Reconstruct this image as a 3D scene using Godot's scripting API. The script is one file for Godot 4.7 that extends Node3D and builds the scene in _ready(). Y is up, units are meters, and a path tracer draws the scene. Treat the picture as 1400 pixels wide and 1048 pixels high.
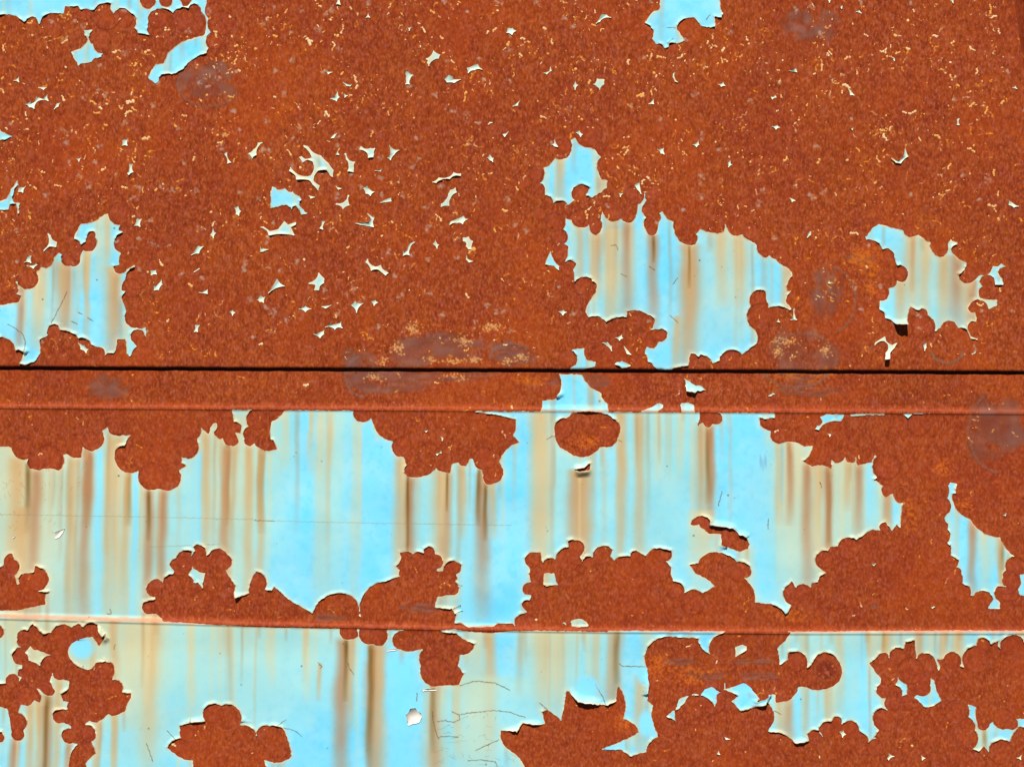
extends Node3D
# A close-up of a weathered steel wall: an upper sheet over a folded lower sheet, sky-blue paint flaking off rust.
# Plan units are millimetres on the face of the wall: x to the right, y downwards; world metres come from at().

const S := 0.001
const STEP := 1.25
const X0 := -130.0
const Y0 := -96.0
const X1 := 1530.0
const Y1 := 1144.0
const TEX_W := 2048
const TEX_H := 1530
const REACH := 11.0

var NX := int((X1 - X0) / STEP) + 1
var NY := int((Y1 - Y0) / STEP) + 1

var wave := FastNoiseLite.new()
var ragged := FastNoiseLite.new()
var lips := FastNoiseLite.new()
var rng := RandomNumberGenerator.new()

var outlines := []            # painter's order: [sign, PackedVector2Array]
var chips := []               # loose little flakes of paint: [PackedVector2Array, lift]
var tinted := []              # outlines of the flakes among them
var lobes := []                # the blisters whose rims bound the paint: [centre, radius]
var flaps := []               # [hinge, direction, length, half_width, height]
var mask := PackedByteArray()
var dist := PackedFloat32Array()      # signed distance to the edge of the paint, plan mm
var chip_dist := PackedFloat32Array()
var M := {}
var paint_picture: Image
var rust_picture: Image
var relief_picture: Image
var upper: Node3D
var lower: Node3D
var strip: MeshInstance3D
var middle: MeshInstance3D
var bottom: MeshInstance3D
var sheet_top: MeshInstance3D


func _ready():
	# ---- camera, sky, sun, exposure
	var cam := Camera3D.new()
	cam.name = "camera"
	add_child(cam)
	cam.fov = 28.0
	cam.position = Vector3(0, 1.2, 0.524 / tan(deg_to_rad(14.0)))
	cam.far = 200.0
	cam.current = true
	var env := Environment.new()
	env.background_mode = Environment.BG_SKY
	var sky := Sky.new()
	var sm := ProceduralSkyMaterial.new()
	sm.sky_top_color = Color(0.22, 0.40, 0.72)
	sm.sky_horizon_color = Color(0.66, 0.74, 0.82)
	sm.ground_bottom_color = Color(0.30, 0.27, 0.23)
	sm.ground_horizon_color = Color(0.50, 0.48, 0.44)
	sky.sky_material = sm
	env.sky = sky
	env.background_energy_multiplier = 0.55
	env.tonemap_mode = Environment.TONE_MAPPER_LINEAR
	env.tonemap_exposure = 1.2
	env.sdfgi_enabled = true
	env.ssao_enabled = true
	env.ssil_enabled = true
	var we := WorldEnvironment.new()
	we.name = "world_environment"
	we.environment = env
	add_child(we)
	var sun := DirectionalLight3D.new()
	sun.name = "sun"
	sun.light_energy = 1.5
	sun.light_color = Color(1.0, 0.975, 0.93)
	sun.light_angular_distance = 0.5
	sun.shadow_enabled = true
	add_child(sun)
	sun.look_at_from_position(Vector3(-0.10, 0.76, 0.64), Vector3.ZERO, Vector3(0, 0, 1))

	wave.seed = 3; wave.frequency = 0.0042; wave.fractal_octaves = 2
	ragged.seed = 11; ragged.frequency = 0.16; ragged.fractal_octaves = 2
	lips.seed = 23; lips.frequency = 0.035; lips.fractal_octaves = 2
	rng.seed = 20

	trace_upper()
	trace_lower()
	wear_off_beyond()
	fill_masks()
	find_distances()
	make_textures()
	make_materials()
	build_sheets()
	build_paint()
	build_chips()
	build_spots()
	build_flecks()


# ------------------------------------------------------------------ the shape of the steel
func seam(x: float) -> float: return 501.2 + 0.0047 * x + ragged.get_noise_2d(x * 0.25, 7.0) * 0.5
func fold_a(x: float) -> float: return 557.6 + 0.0057 * x
func fold_b(x: float) -> float: return 844.8 + 0.034 * x - 0.0000138 * x * x

func ease_in(t: float) -> float:
	t = clampf(t, 0.0, 1.0)
	return t * t * (3.0 - 2.0 * t)

func steel_z(x: float, y: float) -> float:
	var z := wave.get_noise_2d(x, y) * 3.0
	if y < seam(x) + 2.0:
		var k := clampf((y - seam(x) + 4.0) / 4.0, 0.0, 1.0)
		return z - 2.6 * (1.0 - sqrt(1.0 - k * k * 0.98))
	z -= 3.6
	var a := y - fold_a(x)
	z += 2.6 * ease_in((a + 10.0) / 10.0) - 1.1 * ease_in(a / 2.6)
	var b := y - fold_b(x)
	z += 3.2 * ease_in((b + 10.0) / 10.0) - 1.3 * ease_in(b / 2.6) - 0.8 * ease_in(b / 40.0)
	return z

func at(x: float, y: float, z: float) -> Vector3:
	return Vector3((x - 700.0) * S, 1.2 + (524.0 - y) * S, z * S)

func uv_at(x: float, y: float) -> Vector2:
	return Vector2((x - X0) / (X1 - X0), (y - Y0) / (Y1 - Y0))


# ------------------------------------------------------------------ outlines
# "@c,r" starts tile column c, row r (350 x 262 mm); "x,y" is a corner reached by a bite of rust into the paint,
# "/x,y" a corner reached straight, "~x,y" the middle of the arc to the next corner. Quarter millimetres.
func parse(text: String, bite: float, rust: bool) -> PackedVector2Array:
	var corners := []
	var off := Vector2.ZERO
	var mid = null
	for tok in text.split(" ", false):
		var straight := false
		var arc := false
		if tok.begins_with("@"):
			var t := tok.substr(1).split(",")
			off = Vector2(350.0 * float(t[0]), 262.0 * float(t[1]))
			continue
		if tok == "/": continue
		if tok.begins_with("/"): straight = true; tok = tok.substr(1)
		if tok.begins_with("~"): arc = true; tok = tok.substr(1)
		var q := tok.split(",")
		var p := off + Vector2(float(q[0]), float(q[1])) * 0.25
		if arc:
			mid = p
		else:
			corners.append([p, straight, mid])
			mid = null
	if mid != null: corners[0][2] = mid
	var area := 0.0
	for i in corners.size():
		var a: Vector2 = corners[i][0]
		var b: Vector2 = corners[(i + 1) % corners.size()][0]
		area += a.x * b.y - b.x * a.y
	var side := signf(area) * (-1.0 if rust else 1.0)
	var out := PackedVector2Array()
	for i in corners.size():
		var a: Vector2 = corners[i - 1][0]
		var b: Vector2 = corners[i][0]
		var ab := b - a
		var n := maxi(1, int(ab.length() / 2.2))
		var m = corners[i][2]
		if m == null and not corners[i][1] and bite > 0.0 and ab.length() > 4.0:
			m = (a + b) * 0.5 + Vector2(-ab.y, ab.x) * side * bite
		if m != null:
			n = maxi(4, int((a.distance_to(m) + b.distance_to(m)) / 2.2))
			var c = circle_through(a, m, b)
			if c != null:
				var r: float = a.distance_to(c)
				if r > 3.5 and r < 22.0 and n > 4: lobes.append([c, r])
				var t0 := atan2(a.y - c.y, a.x - c.x)
				var tm := atan2(m.y - c.y, m.x - c.x)
				var t1 := atan2(b.y - c.y, b.x - c.x)
				var sweep := fposmod(t1 - t0, TAU)
				if fposmod(tm - t0, TAU) > sweep: sweep -= TAU
				for k in n:
					var t := t0 + sweep * k / n
					out.append(c + Vector2(cos(t), sin(t)) * r)
				continue
		for k in n: out.append(a + ab * float(k) / n)
	return out

func circle_through(a: Vector2, b: Vector2, c: Vector2):
	var d := 2.0 * (a.x * (b.y - c.y) + b.x * (c.y - a.y) + c.x * (a.y - b.y))
	if absf(d) < 1.0: return null
	var ux := (a.length_squared() * (b.y - c.y) + b.length_squared() * (c.y - a.y) + c.length_squared() * (a.y - b.y)) / d
	var uy := (a.length_squared() * (c.x - b.x) + b.length_squared() * (a.x - c.x) + c.length_squared() * (b.x - a.x)) / d
	var o := Vector2(ux, uy)
	return null if o.distance_to(a) > 400.0 else o

func roughen(p: PackedVector2Array, amount: float) -> PackedVector2Array:
	var out := PackedVector2Array()
	for q in p:
		out.append(q + Vector2(ragged.get_noise_2d(q.x, q.y), ragged.get_noise_2d(q.x + 500.0, q.y)) * amount)
	return out

func paint(text: String, bite := 0.14) -> void: outlines.append([1, roughen(parse(text, bite, false), 1.1)])
func rust(text: String, bite := 0.14) -> void: outlines.append([0, roughen(parse(text, bite, true), 1.1)])
func chip(text: String, lift := 1.3, bite := 0.14) -> void:
	for b in [bite, bite * 0.7, bite * 0.4, 0.02, 0.0]:
		var known := lobes.size()
		var p := parse(text, b, false)
		lobes.resize(known)
		if Geometry2D.triangulate_polygon(p).is_empty(): continue
		var area := 0.0
		for i in p.size(): area += p[i - 1].cross(p[i]) * 0.5
		if absf(area) > 110.0:
			outlines.append([1, p])       # large enough for a finer mesh, like the patches
			tinted.append(p)
			if lift > 3.0: flap(p[0].x + 4.0, p[0].y + 4.0, 0.1, 1, 14, 40, lift * 0.8)
		else:
			var grown := Geometry2D.offset_polygon(p, 0.55, Geometry2D.JOIN_MITER)
			chips.append([grown[0] if grown.size() == 1 and not Geometry2D.triangulate_polygon(grown[0]).is_empty() else p, lift])
		return
	for p in Geometry2D.offset_polygon(parse(text, 0.0, false), 0.3):
		chips.append([p, lift])

func flap(x: float, y: float, dx: float, dy: float, length: float, half: float, height: float) -> void:
	flaps.append([Vector2(x, y), Vector2(dx, dy).normalized(), length, half, height])

func trace_upper():
	paint("@0,0 -700,-400 /1135,-400 /1130,20 1120,50 1140,100 1152,178 1125,212 1142,262 1130,292 ~1055,322 1000,380 /940,408 905,402 870,425 /868,442 /850,458 /805,425 /850,350 /890,350 /915,290 /985,230 /1120,190 /1125,140 1098,60 ~1060,20 1030,45 ~985,42 945,72 ~900,47 855,50 /825,65 810,120 /805,165 /815,190 /755,180 /735,152 ~745,110 735,85 /685,45 ~650,50 622,80 /605,50 /608,20 ~560,20 515,58 /490,55 ~470,48 445,58 /425,36 /355,34 /350,75 /285,70 ~232,95 215,152 /205,115 ~180,92 142,115 /130,122 ~65,82 -10,85 /-700,120")
	rust("@0,0 765,0 ~808,48 850,0 ~808,-60")
	rust("@0,0 868,0 ~906,38 945,0 ~906,-60")
	rust("@0,0 990,10 /1000,34 ~1030,25 1048,-5 ~1015,-50")
	paint("@0,0 455,160 490,165 /525,155 ~495,180 485,215 510,240 525,280 565,290 555,310 /520,318 500,340 /440,348 /425,360 410,330 /385,285 /440,265 /470,235 475,210 460,195")
	chip("75,440 100,420 102,448")
	chip("208,478 /250,478 235,488")
	chip("140,570 160,555 180,565 195,525 225,538 255,515 262,550 205,550 185,593 160,585")
	chip("295,595 305,565 325,560 315,580")
	paint("@0,0 -300,690 0,705 25,725 75,740 /30,765 /-300,770")
	chip("668,765 698,757 695,795 668,795")
	chip("418,868 440,862 430,882")
	chip("705,895 722,898 727,940 705,955 698,948", 2.0)
	chip("1225,840 1240,835 1262,888 1245,893", 1.8)
	chip("1352,838 1385,818 1410,780 1455,760 1450,778 1415,800 1405,850 1378,870", 2.0)
	paint("@0,0 100,978 /55,1045 @0,1 5,50 /-300,70 /-300,95 /45,100 /52,72 88,68 /95,122 /102,118 /103,78 125,60 /85,62 70,45 75,10 @0,0 100,1010")
	chip("100,1025 140,1018 125,1052 100,1048")
	# second tile of the top row
	chip("@1,0 440,-30 465,-30 460,25 440,22", 1.8)
	chip("@1,0 602,95 612,72 622,95")
	chip("@1,0 830,152 848,150 838,168")
	chip("@1,0 890,315 910,320 945,315 970,275 1010,300 1000,322 970,330 945,362 935,345 940,330 900,325")
	chip("@1,0 815,395 828,385 858,410 840,435 838,460 818,460 820,430")
	chip("@1,0 1050,412 1070,415 1080,435 1118,435 1085,452 1045,450 1033,435", 2.2)
	chip("@1,0 1152,372 1185,360 1210,345 1235,380 1195,382 1160,400", 2.0)
	chip("@1,0 1370,180 1375,155 1400,150 1420,170 1400,190")
	chip("@1,0 475,450 495,458 520,462 515,470 495,467")
	chip("@1,0 380,388 415,394 395,404")
	chip("@1,0 408,540 445,497 455,530 440,552 425,545", 0.8)
	chip("@1,0 480,513 500,522 485,532")
	chip("@1,0 255,790 285,800 315,835 355,850 395,890 425,930 420,960 428,978 405,960 385,930 340,935 320,960 315,990 350,1015 340,1045 310,1010 290,985 220,985 215,960 180,935 190,915 230,955 275,965 300,960 318,920 310,885 280,875 255,890 235,860 250,855 270,870 305,862 290,830 262,805", 1.6, 0.12)
	chip("@1,0 438,845 445,825 453,845")
	chip("@1,0 480,840 495,835 505,870 520,880 545,880 535,920 540,950 520,940 495,940 505,900 490,870", 2.0)
	chip("@1,0 570,785 590,810 625,808 658,805 645,845 645,862 610,868 605,835 560,820", 1.6)
	chip("@1,0 728,792 750,815 782,820 755,845 735,875 720,862 735,845", 1.8)
	chip("@1,0 410,755 425,735 442,728 425,752")
	chip("@1,0 1265,862 1278,845 1298,865 1295,885 1280,875", 2.0)
	chip("@1,0 955,998 1000,970 1060,965 1080,940 1105,950 1130,942 1120,965 1085,962 1060,980 1010,985 985,1003", 2.2)
	chip("@1,0 650,932 685,922 680,935")
	chip("@1,0 1350,735 1365,732 1380,718 1360,747")
	chip("@1,0 1270,680 1278,668 1292,670")
	paint("@1,0 85,1010 105,1025 130,1040 160,1020 175,1045 @1,1 200,0 240,20 250,45 235,70 /265,110 285,115 /270,125 245,125 230,95 215,75 195,95 150,75 120,85 80,95 /78,0")
	chip("@1,1 585,-20 605,-35 620,-15 645,0 625,20 600,8", 1.6)
	chip("@1,1 1060,-10 1095,-30 1100,5 1065,35 1060,80 1005,88 1010,65 1035,45 1050,10", 1.6)
	chip("@1,0 435,1015 445,1025 465,1030 450,1035")
	# third
	paint("@2,0 815,-400 /810,40 805,50 /770,65 /725,125 760,150 775,180 765,210 785,240 /815,238 /840,265 /855,255 /860,238 905,240 /945,220 /905,160 ~920,115 955,100 /995,95 /1035,142 /1085,152 /1112,148 /1108,92 /1145,97 /1155,75 1140,40 /1120,-400")
	chip("@2,0 460,128 485,80 510,75 540,95 500,98 480,118", 2.0)
	chip("@2,0 440,462 460,448 460,425 490,432 512,428 505,462 480,492 465,475", 1.8)
	chip("@2,0 880,398 890,396 890,430 905,448 892,444 880,420", 1.8)
	chip("@2,0 748,568 775,540 775,568")
	chip("@2,0 1130,460 1150,455 1155,445 1165,468 1145,472")
	chip("@2,0 218,790 232,785 232,765 250,803 235,800", 1.8)
	chip("@2,0 795,815 812,815 830,808 828,830 832,843 815,838")
	chip("@2,0 990,790 1005,785 1020,770 1022,790 1010,803", 2.0)
	chip("@2,0 1182,890 1195,875 1200,900 1185,912")
	chip("@2,0 670,1010 695,995 700,1030 705,1060 685,1035", 1.6)
	chip("@2,0 175,398 205,390 210,365 216,385 190,404", 0.8)
	chip("@2,0 5,580 40,550 30,575", 0.8)
	chip("@2,0 350,725 365,712 385,735 375,748", 0.8)
	chip("@2,0 335,470 345,445 360,465 345,490", 0.8)
	paint("@2,0 318,765 /345,752 ~370,790 435,808 /465,830 488,858 ~468,885 475,940 490,978 /525,988 /520,1030 @2,1 490,5 465,18 /435,32 400,25 /425,-20 ~372,-40 330,-5 ~325,25 345,45 /305,75 ~265,48 225,65 ~205,25 180,22 /180,-10 @2,0 ~175,1015 150,1000 175,965 170,920 /205,905 /235,862 ~285,868 325,810")
	# the wide patch right of the middle, above the seam
	paint("@2,1 290,145 /328,155 ~375,198 430,170 ~440,228 460,238 ~490,205 482,155 /495,110 /505,130 ~550,162 598,145 ~635,170 668,155 ~682,120 688,70 ~720,45 722,-10 /730,-10 735,50 /720,75 ~712,110 735,140 722,180 735,205 ~765,240 795,210 /803,160 ~815,140 800,120 /820,105 /850,150 /885,165 890,210 ~930,280 1000,288 /1012,265 1005,235 /1030,205 ~1100,225 1160,220 /1165,175 /1190,225 1250,235 /1262,232 1300,265 /1340,292 ~1350,335 1395,362 @3,1 /10,345 45,370 80,400 /115,420 130,440 /133,465 110,500 108,540 /130,542 105,575 105,610 /130,640 120,648 ~60,628 0,635 @2,1 1395,605 /1385,545 ~1310,560 1310,625 ~1285,690 1330,755 /1348,790 /1340,825 /1260,890 ~1190,865 1135,920 /1098,942 ~1075,905 1030,890 /1020,905 975,885 /968,950 /890,962 /868,976 /810,976 /775,955 745,930 725,890 /735,845 785,850 /800,822 845,800 ~840,760 800,752 /755,755 775,725 ~775,690 745,675 ~690,650 630,655 /625,685 ~560,690 515,715 ~480,685 420,685 /400,655 ~412,620 455,555 /465,510 440,490 ~425,470 400,468 ~360,475 342,495 /335,425 /352,395 ~320,375 285,385 ~300,360 305,320 ~300,290 285,285 ~305,250 280,205")
	paint("@2,1 215,320 ~190,365 180,400 /230,405 /258,435 262,405 ~225,370 218,345")
	chip("@2,1 255,655 278,645 298,658 278,675", 2.0)
	chip("@2,1 495,825 520,818 545,845 545,870 520,840", 2.2)
	chip("@2,1 568,798 600,780 605,800 588,812", 1.8)
	chip("@2,1 612,845 625,860 650,890 630,885", 1.8)
	chip("@2,1 585,8 605,10 592,28")
	paint("@2,1 320,862 /398,855 ~395,885 415,920 /460,930 /455,955 /380,976 /300,976 /350,945 355,905")
	paint("@2,1 540,945 575,930 600,925 /660,952 /600,966")
	# little flakes in the fourth tile
	chip("@3,0 1000,0 1018,-5 1015,15")
	chip("@3,0 482,65 498,55 510,72")
	chip("@3,0 395,35 405,35 402,48")
	chip("@3,0 328,0 340,0 335,15")
	chip("@3,0 118,385 140,382 152,370 158,393")
	chip("@3,0 682,320 692,318 692,332")
	chip("@3,0 675,865 700,880 725,878 745,850 750,812 758,840 765,855 745,868 725,892 700,888", 5.0)
	chip("@3,0 1340,480 1355,468 1362,485")
	chip("@3,0 1032,650 1045,650 1045,682 1035,682", 0.8)
	chip("@3,0 20,530 40,520 45,530 25,540", 0.8)
	chip("@3,0 25,690 50,682 65,695 45,705", 0.8)
	chip("@3,0 435,480 450,490 470,522 450,520", 0.8)
	chip("@3,0 452,700 465,698 460,710")
	chip("@3,1 120,35 135,40 148,48 132,55")
	chip("@3,1 215,250 222,225 235,218 232,235")
	chip("@3,1 1320,48 1335,60 1368,80 1345,85 1318,72", 1.8)
	chip("@3,1 330,500 335,485 342,500")
	paint("@3,1 520,240 /540,245 /560,215 /570,200 /605,178 /655,190 /740,212 ~755,240 790,245 /820,235 /870,270 /890,275 ~900,330 960,355 /985,325 /985,290 /1000,258 1015,272 /1040,275 /1035,290 1005,305 1005,330 /1030,352 /1045,370 /1090,385 /1080,425 /1045,455 ~1090,500 1140,475 ~1175,455 1195,455 /1220,440 /1235,405 /1260,410 /1280,390 /1300,410 /1270,418 /1262,440 1285,475 /1290,510 /1240,510 ~1225,460 1175,465 /1160,490 1180,515 ~1155,545 1165,580 /1215,590 /1255,590 /1255,625 /1210,640 /1195,610 ~1150,590 1102,625 ~1105,655 1135,655 /1145,690 /1140,712 ~1110,712 1098,760 /1110,790 /1165,815 /1110,802 /1095,770 ~1060,745 1040,750 ~990,705 945,745 /910,765 ~905,700 875,675 ~850,640 825,650 /780,630 ~765,690 760,725 /695,725 ~670,700 640,695 ~635,660 612,645 /615,595 655,580 ~665,550 660,530 /690,520 705,485 ~765,470 760,430 ~740,405 705,405 /690,350 ~660,312 625,318 ~590,270 540,262")
	chip("@3,1 580,850 /585,825 /640,790 /645,815 680,838 /725,812 690,855 /665,880 /660,915 /630,918 640,880 ~640,820 600,825", 5.5, 0.08)
	chip("@3,1 845,832 865,828 865,850 855,868", 1.8)
	chip("@3,1 1115,888 1138,868 1132,880", 0.8)
	chip("@3,1 138,640 145,640 148,680 158,700 125,700 138,685")
	chip("@3,1 50,710 58,695 64,712")
	# left patch above the seam
	paint("@0,1 405,245 /440,175 ~490,170 550,140 /575,125 /592,120 ~600,150 650,185 /660,180 /645,210 /690,222 ~630,255 640,325 /662,335 ~650,365 652,400 /620,405 ~640,445 690,425 /735,400 /740,412 ~700,435 685,480 ~665,510 665,540 /690,545 ~665,580 675,610 /690,655 ~680,690 715,740 /775,748 /795,738 /803,808 /785,770 ~730,760 725,820 /750,845 ~725,870 715,905 /690,885 ~690,850 685,805 /640,808 ~640,840 620,885 ~595,880 570,900 ~550,850 530,850 /500,835 ~460,800 430,800 ~380,765 325,758 /320,730 ~290,725 262,785 /225,800 220,840 ~215,890 185,930 /140,945 /105,940 /135,880 ~110,865 85,870 ~50,810 0,795 /-600,790 /-600,620 /0,620 /100,605 /115,570 /90,560 95,520 75,490 /95,490 110,520 /130,530 ~185,520 195,440 /225,410 ~280,400 290,360 /320,335 /340,345 ~350,400 385,405 ~430,395 435,355 /455,318 ~525,300 520,250 ~505,215 480,230 /465,275 /440,292 ~430,270 405,258")
	chip("@0,1 248,215 275,235 285,262 312,275 308,305 270,300 235,330 240,315 265,285 265,250", 1.6)
	chip("@0,1 132,385 150,348 168,350 168,388", 1.6)
	chip("@0,1 145,405 190,392 200,400 180,418", 1.0)
	chip("@0,1 1045,345 1075,295 1110,298 1085,335", 2.0)
	chip("@0,1 1060,438 1075,420 1088,420")
	chip("@0,1 1088,550 1115,545 1132,532 1133,556", 1.6)
	chip("@0,1 1065,725 1075,732 1090,730 1080,765 1062,765", 1.6)
	chip("@0,1 820,430 850,425 855,450 825,455", 0.7)
	chip("@0,1 840,515 870,500 880,480 885,505 865,535 842,538", 0.7)
	chip("@0,1 1280,85 1300,75 1315,105 1305,130 1290,122", 0.7)
	chip("@0,1 735,185 745,145 772,150 765,190", 0.7)
	chip("@0,1 1150,235 1162,200 1178,225 1165,252", 0.7)
	chip("@0,1 425,825 455,835 480,862 470,880 440,860", 0.7)
	chip("@0,1 1255,655 1268,645 1282,660 1270,676", 0.7)
	# the cluster of star-shaped flakes
	chip("@1,1 5,195 40,190 /75,215 120,205 /155,160 175,180 /220,165 218,182 190,195 /212,240 160,232 110,232 /70,240 60,215 35,198", 1.8)
	chip("@1,1 22,300 40,312 65,315 40,325 25,328", 1.6)
	chip("@1,1 112,475 130,500 155,515 110,525 68,552 90,520", 3.5)
	chip("@1,1 268,500 310,490 335,465 340,435 375,475 372,500 350,515 345,540 315,540 325,510 290,505", 1.8)
	chip("@1,1 590,385 610,365 640,405 670,405 685,392 695,425 /728,445 710,460 /680,435 650,425 625,440 620,410", 2.0)
	chip("@1,1 520,620 540,595 560,612 585,610 550,660", 1.8)
	chip("@1,1 380,740 400,718 440,725 465,708 472,745 440,742 430,752 415,740", 1.8)
	chip("@1,1 315,778 350,768 372,755 370,778 350,798", 1.8)
	chip("@1,1 405,75 440,62 485,52 500,15 512,20 505,55 515,75 475,97 455,75 410,82", 2.0)
	chip("@1,1 680,58 705,45 735,30 738,50 700,55", 1.6)
	chip("@1,1 545,172 580,170 620,165 630,145 608,118 645,140 635,165 642,192 610,185 570,178", 2.0)
	chip("@1,1 350,200 360,160 375,165 365,205")
	chip("@1,1 1060,165 1085,150 1110,145 1130,128 1155,150 1130,175 1100,168 1060,180", 2.0)
	chip("@1,1 1125,245 1150,250 1165,245 1175,265 1200,265 1180,290 1185,322 1160,315 1145,300 1150,280 1130,272", 1.8)
	chip("@1,1 850,272 868,275 840,310 838,345 805,348 803,325 825,325 830,295", 1.8)
	chip("@1,1 1150,350 1162,372 1185,380 1165,385 1150,370")
	chip("@1,1 360,628 410,620 380,636")
	chip("@1,1 290,22 320,30 300,36")
	chip("@1,1 630,600 650,590 665,605 645,622", 0.7)
	chip("@1,1 235,640 265,620 300,640 270,655", 0.7)
	chip("@1,1 5,590 20,565 48,575 40,605 20,600", 0.7)
	chip("@1,1 968,285 980,265 998,290 990,310", 0.7)
	# raised corners of the larger patches
	flap(1233, 434, 0, 1, 8, 14, 9.0)
	flap(1362, 380, 0.2, 1, 12, 10, 3.3)
	flap(1076, 380, 1, 0.3, 9, 14, 3.3)
	flap(120, 482, -0.2, 1, 8, 40, 1.7)
	flap(25, 470, 0.4, 1, 8, 16, 2.2)
	flap(20, 22, 0, 1, 10, 40, 1.7)
	flap(260, 80, 0.3, 1, 12, 30, 1.7)
	flap(175, 484, 0, 1, 5, 8, 2.2)
	flap(748, 360, -0.3, 1, 6, 10, 2.2)

func trace_lower():
	var edge := PackedVector2Array()
	for i in 84: edge.append(Vector2(-130.0 + 20.0 * i, fold_a(-130.0 + 20.0 * i) + 0.6))
	edge.append(Vector2(1560, 1200)); edge.append(Vector2(-160, 1200)); edge.append(Vector2(-160, 560))
	var dense := PackedVector2Array()
	for i in edge.size():
		for k in 8: dense.append(edge[i].lerp(edge[(i + 1) % edge.size()], k / 8.0))
	outlines.append([1, roughen(dense, 1.6)])
	paint("@2,2 255,-50 /385,-50 ~408,-5 455,35 /490,55 500,90 /525,115 /530,160 /150,160 /165,125 /165,95 /240,85 /250,60 262,40")
	paint("@2,2 940,-30 /975,-10 1030,10 /1082,45 1035,42 1000,50 /955,42 950,15")
	paint("@2,2 920,120 930,108 /965,105 /1000,115 /1002,160 /925,160")
	paint("@2,2 705,150 /760,132 /800,108 /830,115 /825,132 /790,160 /705,162")
	# rust hanging from the upper fold, left to right
	rust("@0,2 -700,80 /-700,345 /40,345 /60,350 ~80,400 150,412 ~145,440 155,465 /195,472 /210,475 ~270,465 320,478 ~340,445 340,390 /360,385 /375,395 ~405,408 440,405 /448,345 ~490,370 525,360 ~558,330 550,260 /585,235 /590,265 650,285 /715,280 ~690,310 680,345 ~650,345 625,380 ~640,455 700,490 /745,485 /760,470 ~765,550 820,585 /865,575 ~920,585 975,555 ~985,520 975,475 /1015,450 /985,430 990,402 /1025,412 ~1065,395 1080,330 /1075,300 ~1095,270 1090,235 /1120,260 1140,275 /1150,240 /1170,215 /1185,215 /1185,250 /1170,265 1180,290 /1195,305 ~1215,300 1225,285 ~1225,325 1260,340 ~1300,320 1290,290 /1285,265 /1315,275 /1320,230 1280,210 /1270,185 ~1270,160 1250,140 /1250,80")
	rust("@0,2 1395,80 /1385,140 ~1352,170 1360,235 ~1330,260 1335,300 ~1345,335 1370,345 /1390,325 @1,2 10,350 /45,370 /110,360 /95,310 /80,310 /75,260 ~80,230 85,210 /120,190 /160,143 /160,80")
	rust("@1,2 535,80 /535,140 ~555,205 600,210 /630,190 /650,245 ~690,295 750,315 ~745,365 780,400 /805,400 /825,445 ~818,500 860,512 ~940,500 985,460 /1000,480 /1060,490 /1070,440 /1110,430 1125,450 /1150,450 /1165,415 /1185,410 ~1195,445 1235,475 /1245,505 ~1262,550 1300,545 ~1348,510 1338,450 /1330,430 /1340,400 /1380,350 /1420,325 /1405,285 /1420,255 /1420,205 /1390,188 /1350,180 /1330,172 /1290,168 /1230,160 /1180,150 /1170,80")
	rust("@2,2 235,260 ~245,210 300,190 /320,170 ~440,153 520,170 /560,195 ~590,235 580,290 ~555,335 520,350 /505,346 /480,352 /450,380 ~370,402 300,370 ~250,330")
	rust("@2,2 345,472 /395,458 /430,435 /432,400 /426,470 ~390,480", 0.0)
	rust("@2,2 1010,80 /1025,135 /1030,185 /1018,230 /1045,212 1070,242 1100,220 ~1150,200 1138,165 /1110,152 /1110,80")
	rust("@2,2 980,770 ~1030,725 1075,740 /1085,755 /1078,778 /1200,790 1240,830 1280,842 /1300,880 /1290,905 /1245,920 /1195,902 /1150,886 /1145,825 /1075,822 /1055,800 1025,770")
	rust("@2,2 20,195 /20,255 /5,285 /40,325 /-20,340 /-30,200", 0.1)
	# the big field right of the middle
	rust("@2,3 15,300 /15,245 ~50,212 85,205 /70,190 ~55,160 100,138 /105,110 /70,105 ~65,55 105,40 /95,0 @2,2 90,1040 ~100,1015 85,1000 ~75,950 105,925 /158,925 /160,965 165,985 ~205,955 240,965 ~260,915 310,895 /310,862 345,858 ~395,890 370,945 /385,970 ~410,945 445,955 ~455,910 490,890 /525,888 /553,910 /535,945 /560,970 ~600,945 650,950 ~670,915 690,920 /735,945 ~770,910 830,905 /870,915 ~870,960 825,970 ~865,1000 870,1048 @2,3 878,40 ~930,50 940,105 ~990,80 1045,100 /1110,62 /1085,35 /1030,0 @2,2 1000,1030 /975,990 /1020,985 ~1055,940 1130,926 ~1195,945 1232,978 ~1290,990 1310,1040 @2,3 1305,5 /1270,20 ~1310,60 1330,150 /1400,158 @3,3 ~60,175 100,215 /130,165 ~90,130 95,70 /130,35 150,75 ~200,50 235,75 /245,45 /275,40 ~290,5 325,-10 @3,2 ~300,1020 275,1000 ~265,950 330,915 /345,895 /385,890 ~430,845 485,855 ~540,820 575,800 /615,805 ~615,775 645,758 /680,808 /708,770 /725,795 /735,700 /740,655 ~700,640 690,600 /650,620 ~625,590 635,560 /580,525 /600,515 ~575,460 598,400 /585,392 /572,430 /490,450 /485,400 /478,370 /482,425 435,430 /422,395 ~405,428 370,432 /345,418 /352,470 ~310,450 240,455 /195,425 /230,400 /248,340 /200,345 ~130,320 80,325 ~30,315 20,260 ~-20,245 -40,225 /-45,185 ~-10,195 15,190 /38,190 /42,160 /42,80 /2400,80 @3,3 /2400,300 /1000,302 /300,306 @2,3 /1000,304 /400,302 /0,303")
	paint("@3,2 285,185 /330,167 /420,170 /405,210 ~340,210 300,230 /280,255 /258,250 270,230 300,215")
	paint("@3,2 415,172 /520,165 /640,164 /645,174 /540,172 /470,180 /440,172")
	paint("@3,2 725,166 /860,167 790,174 770,190")
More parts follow.
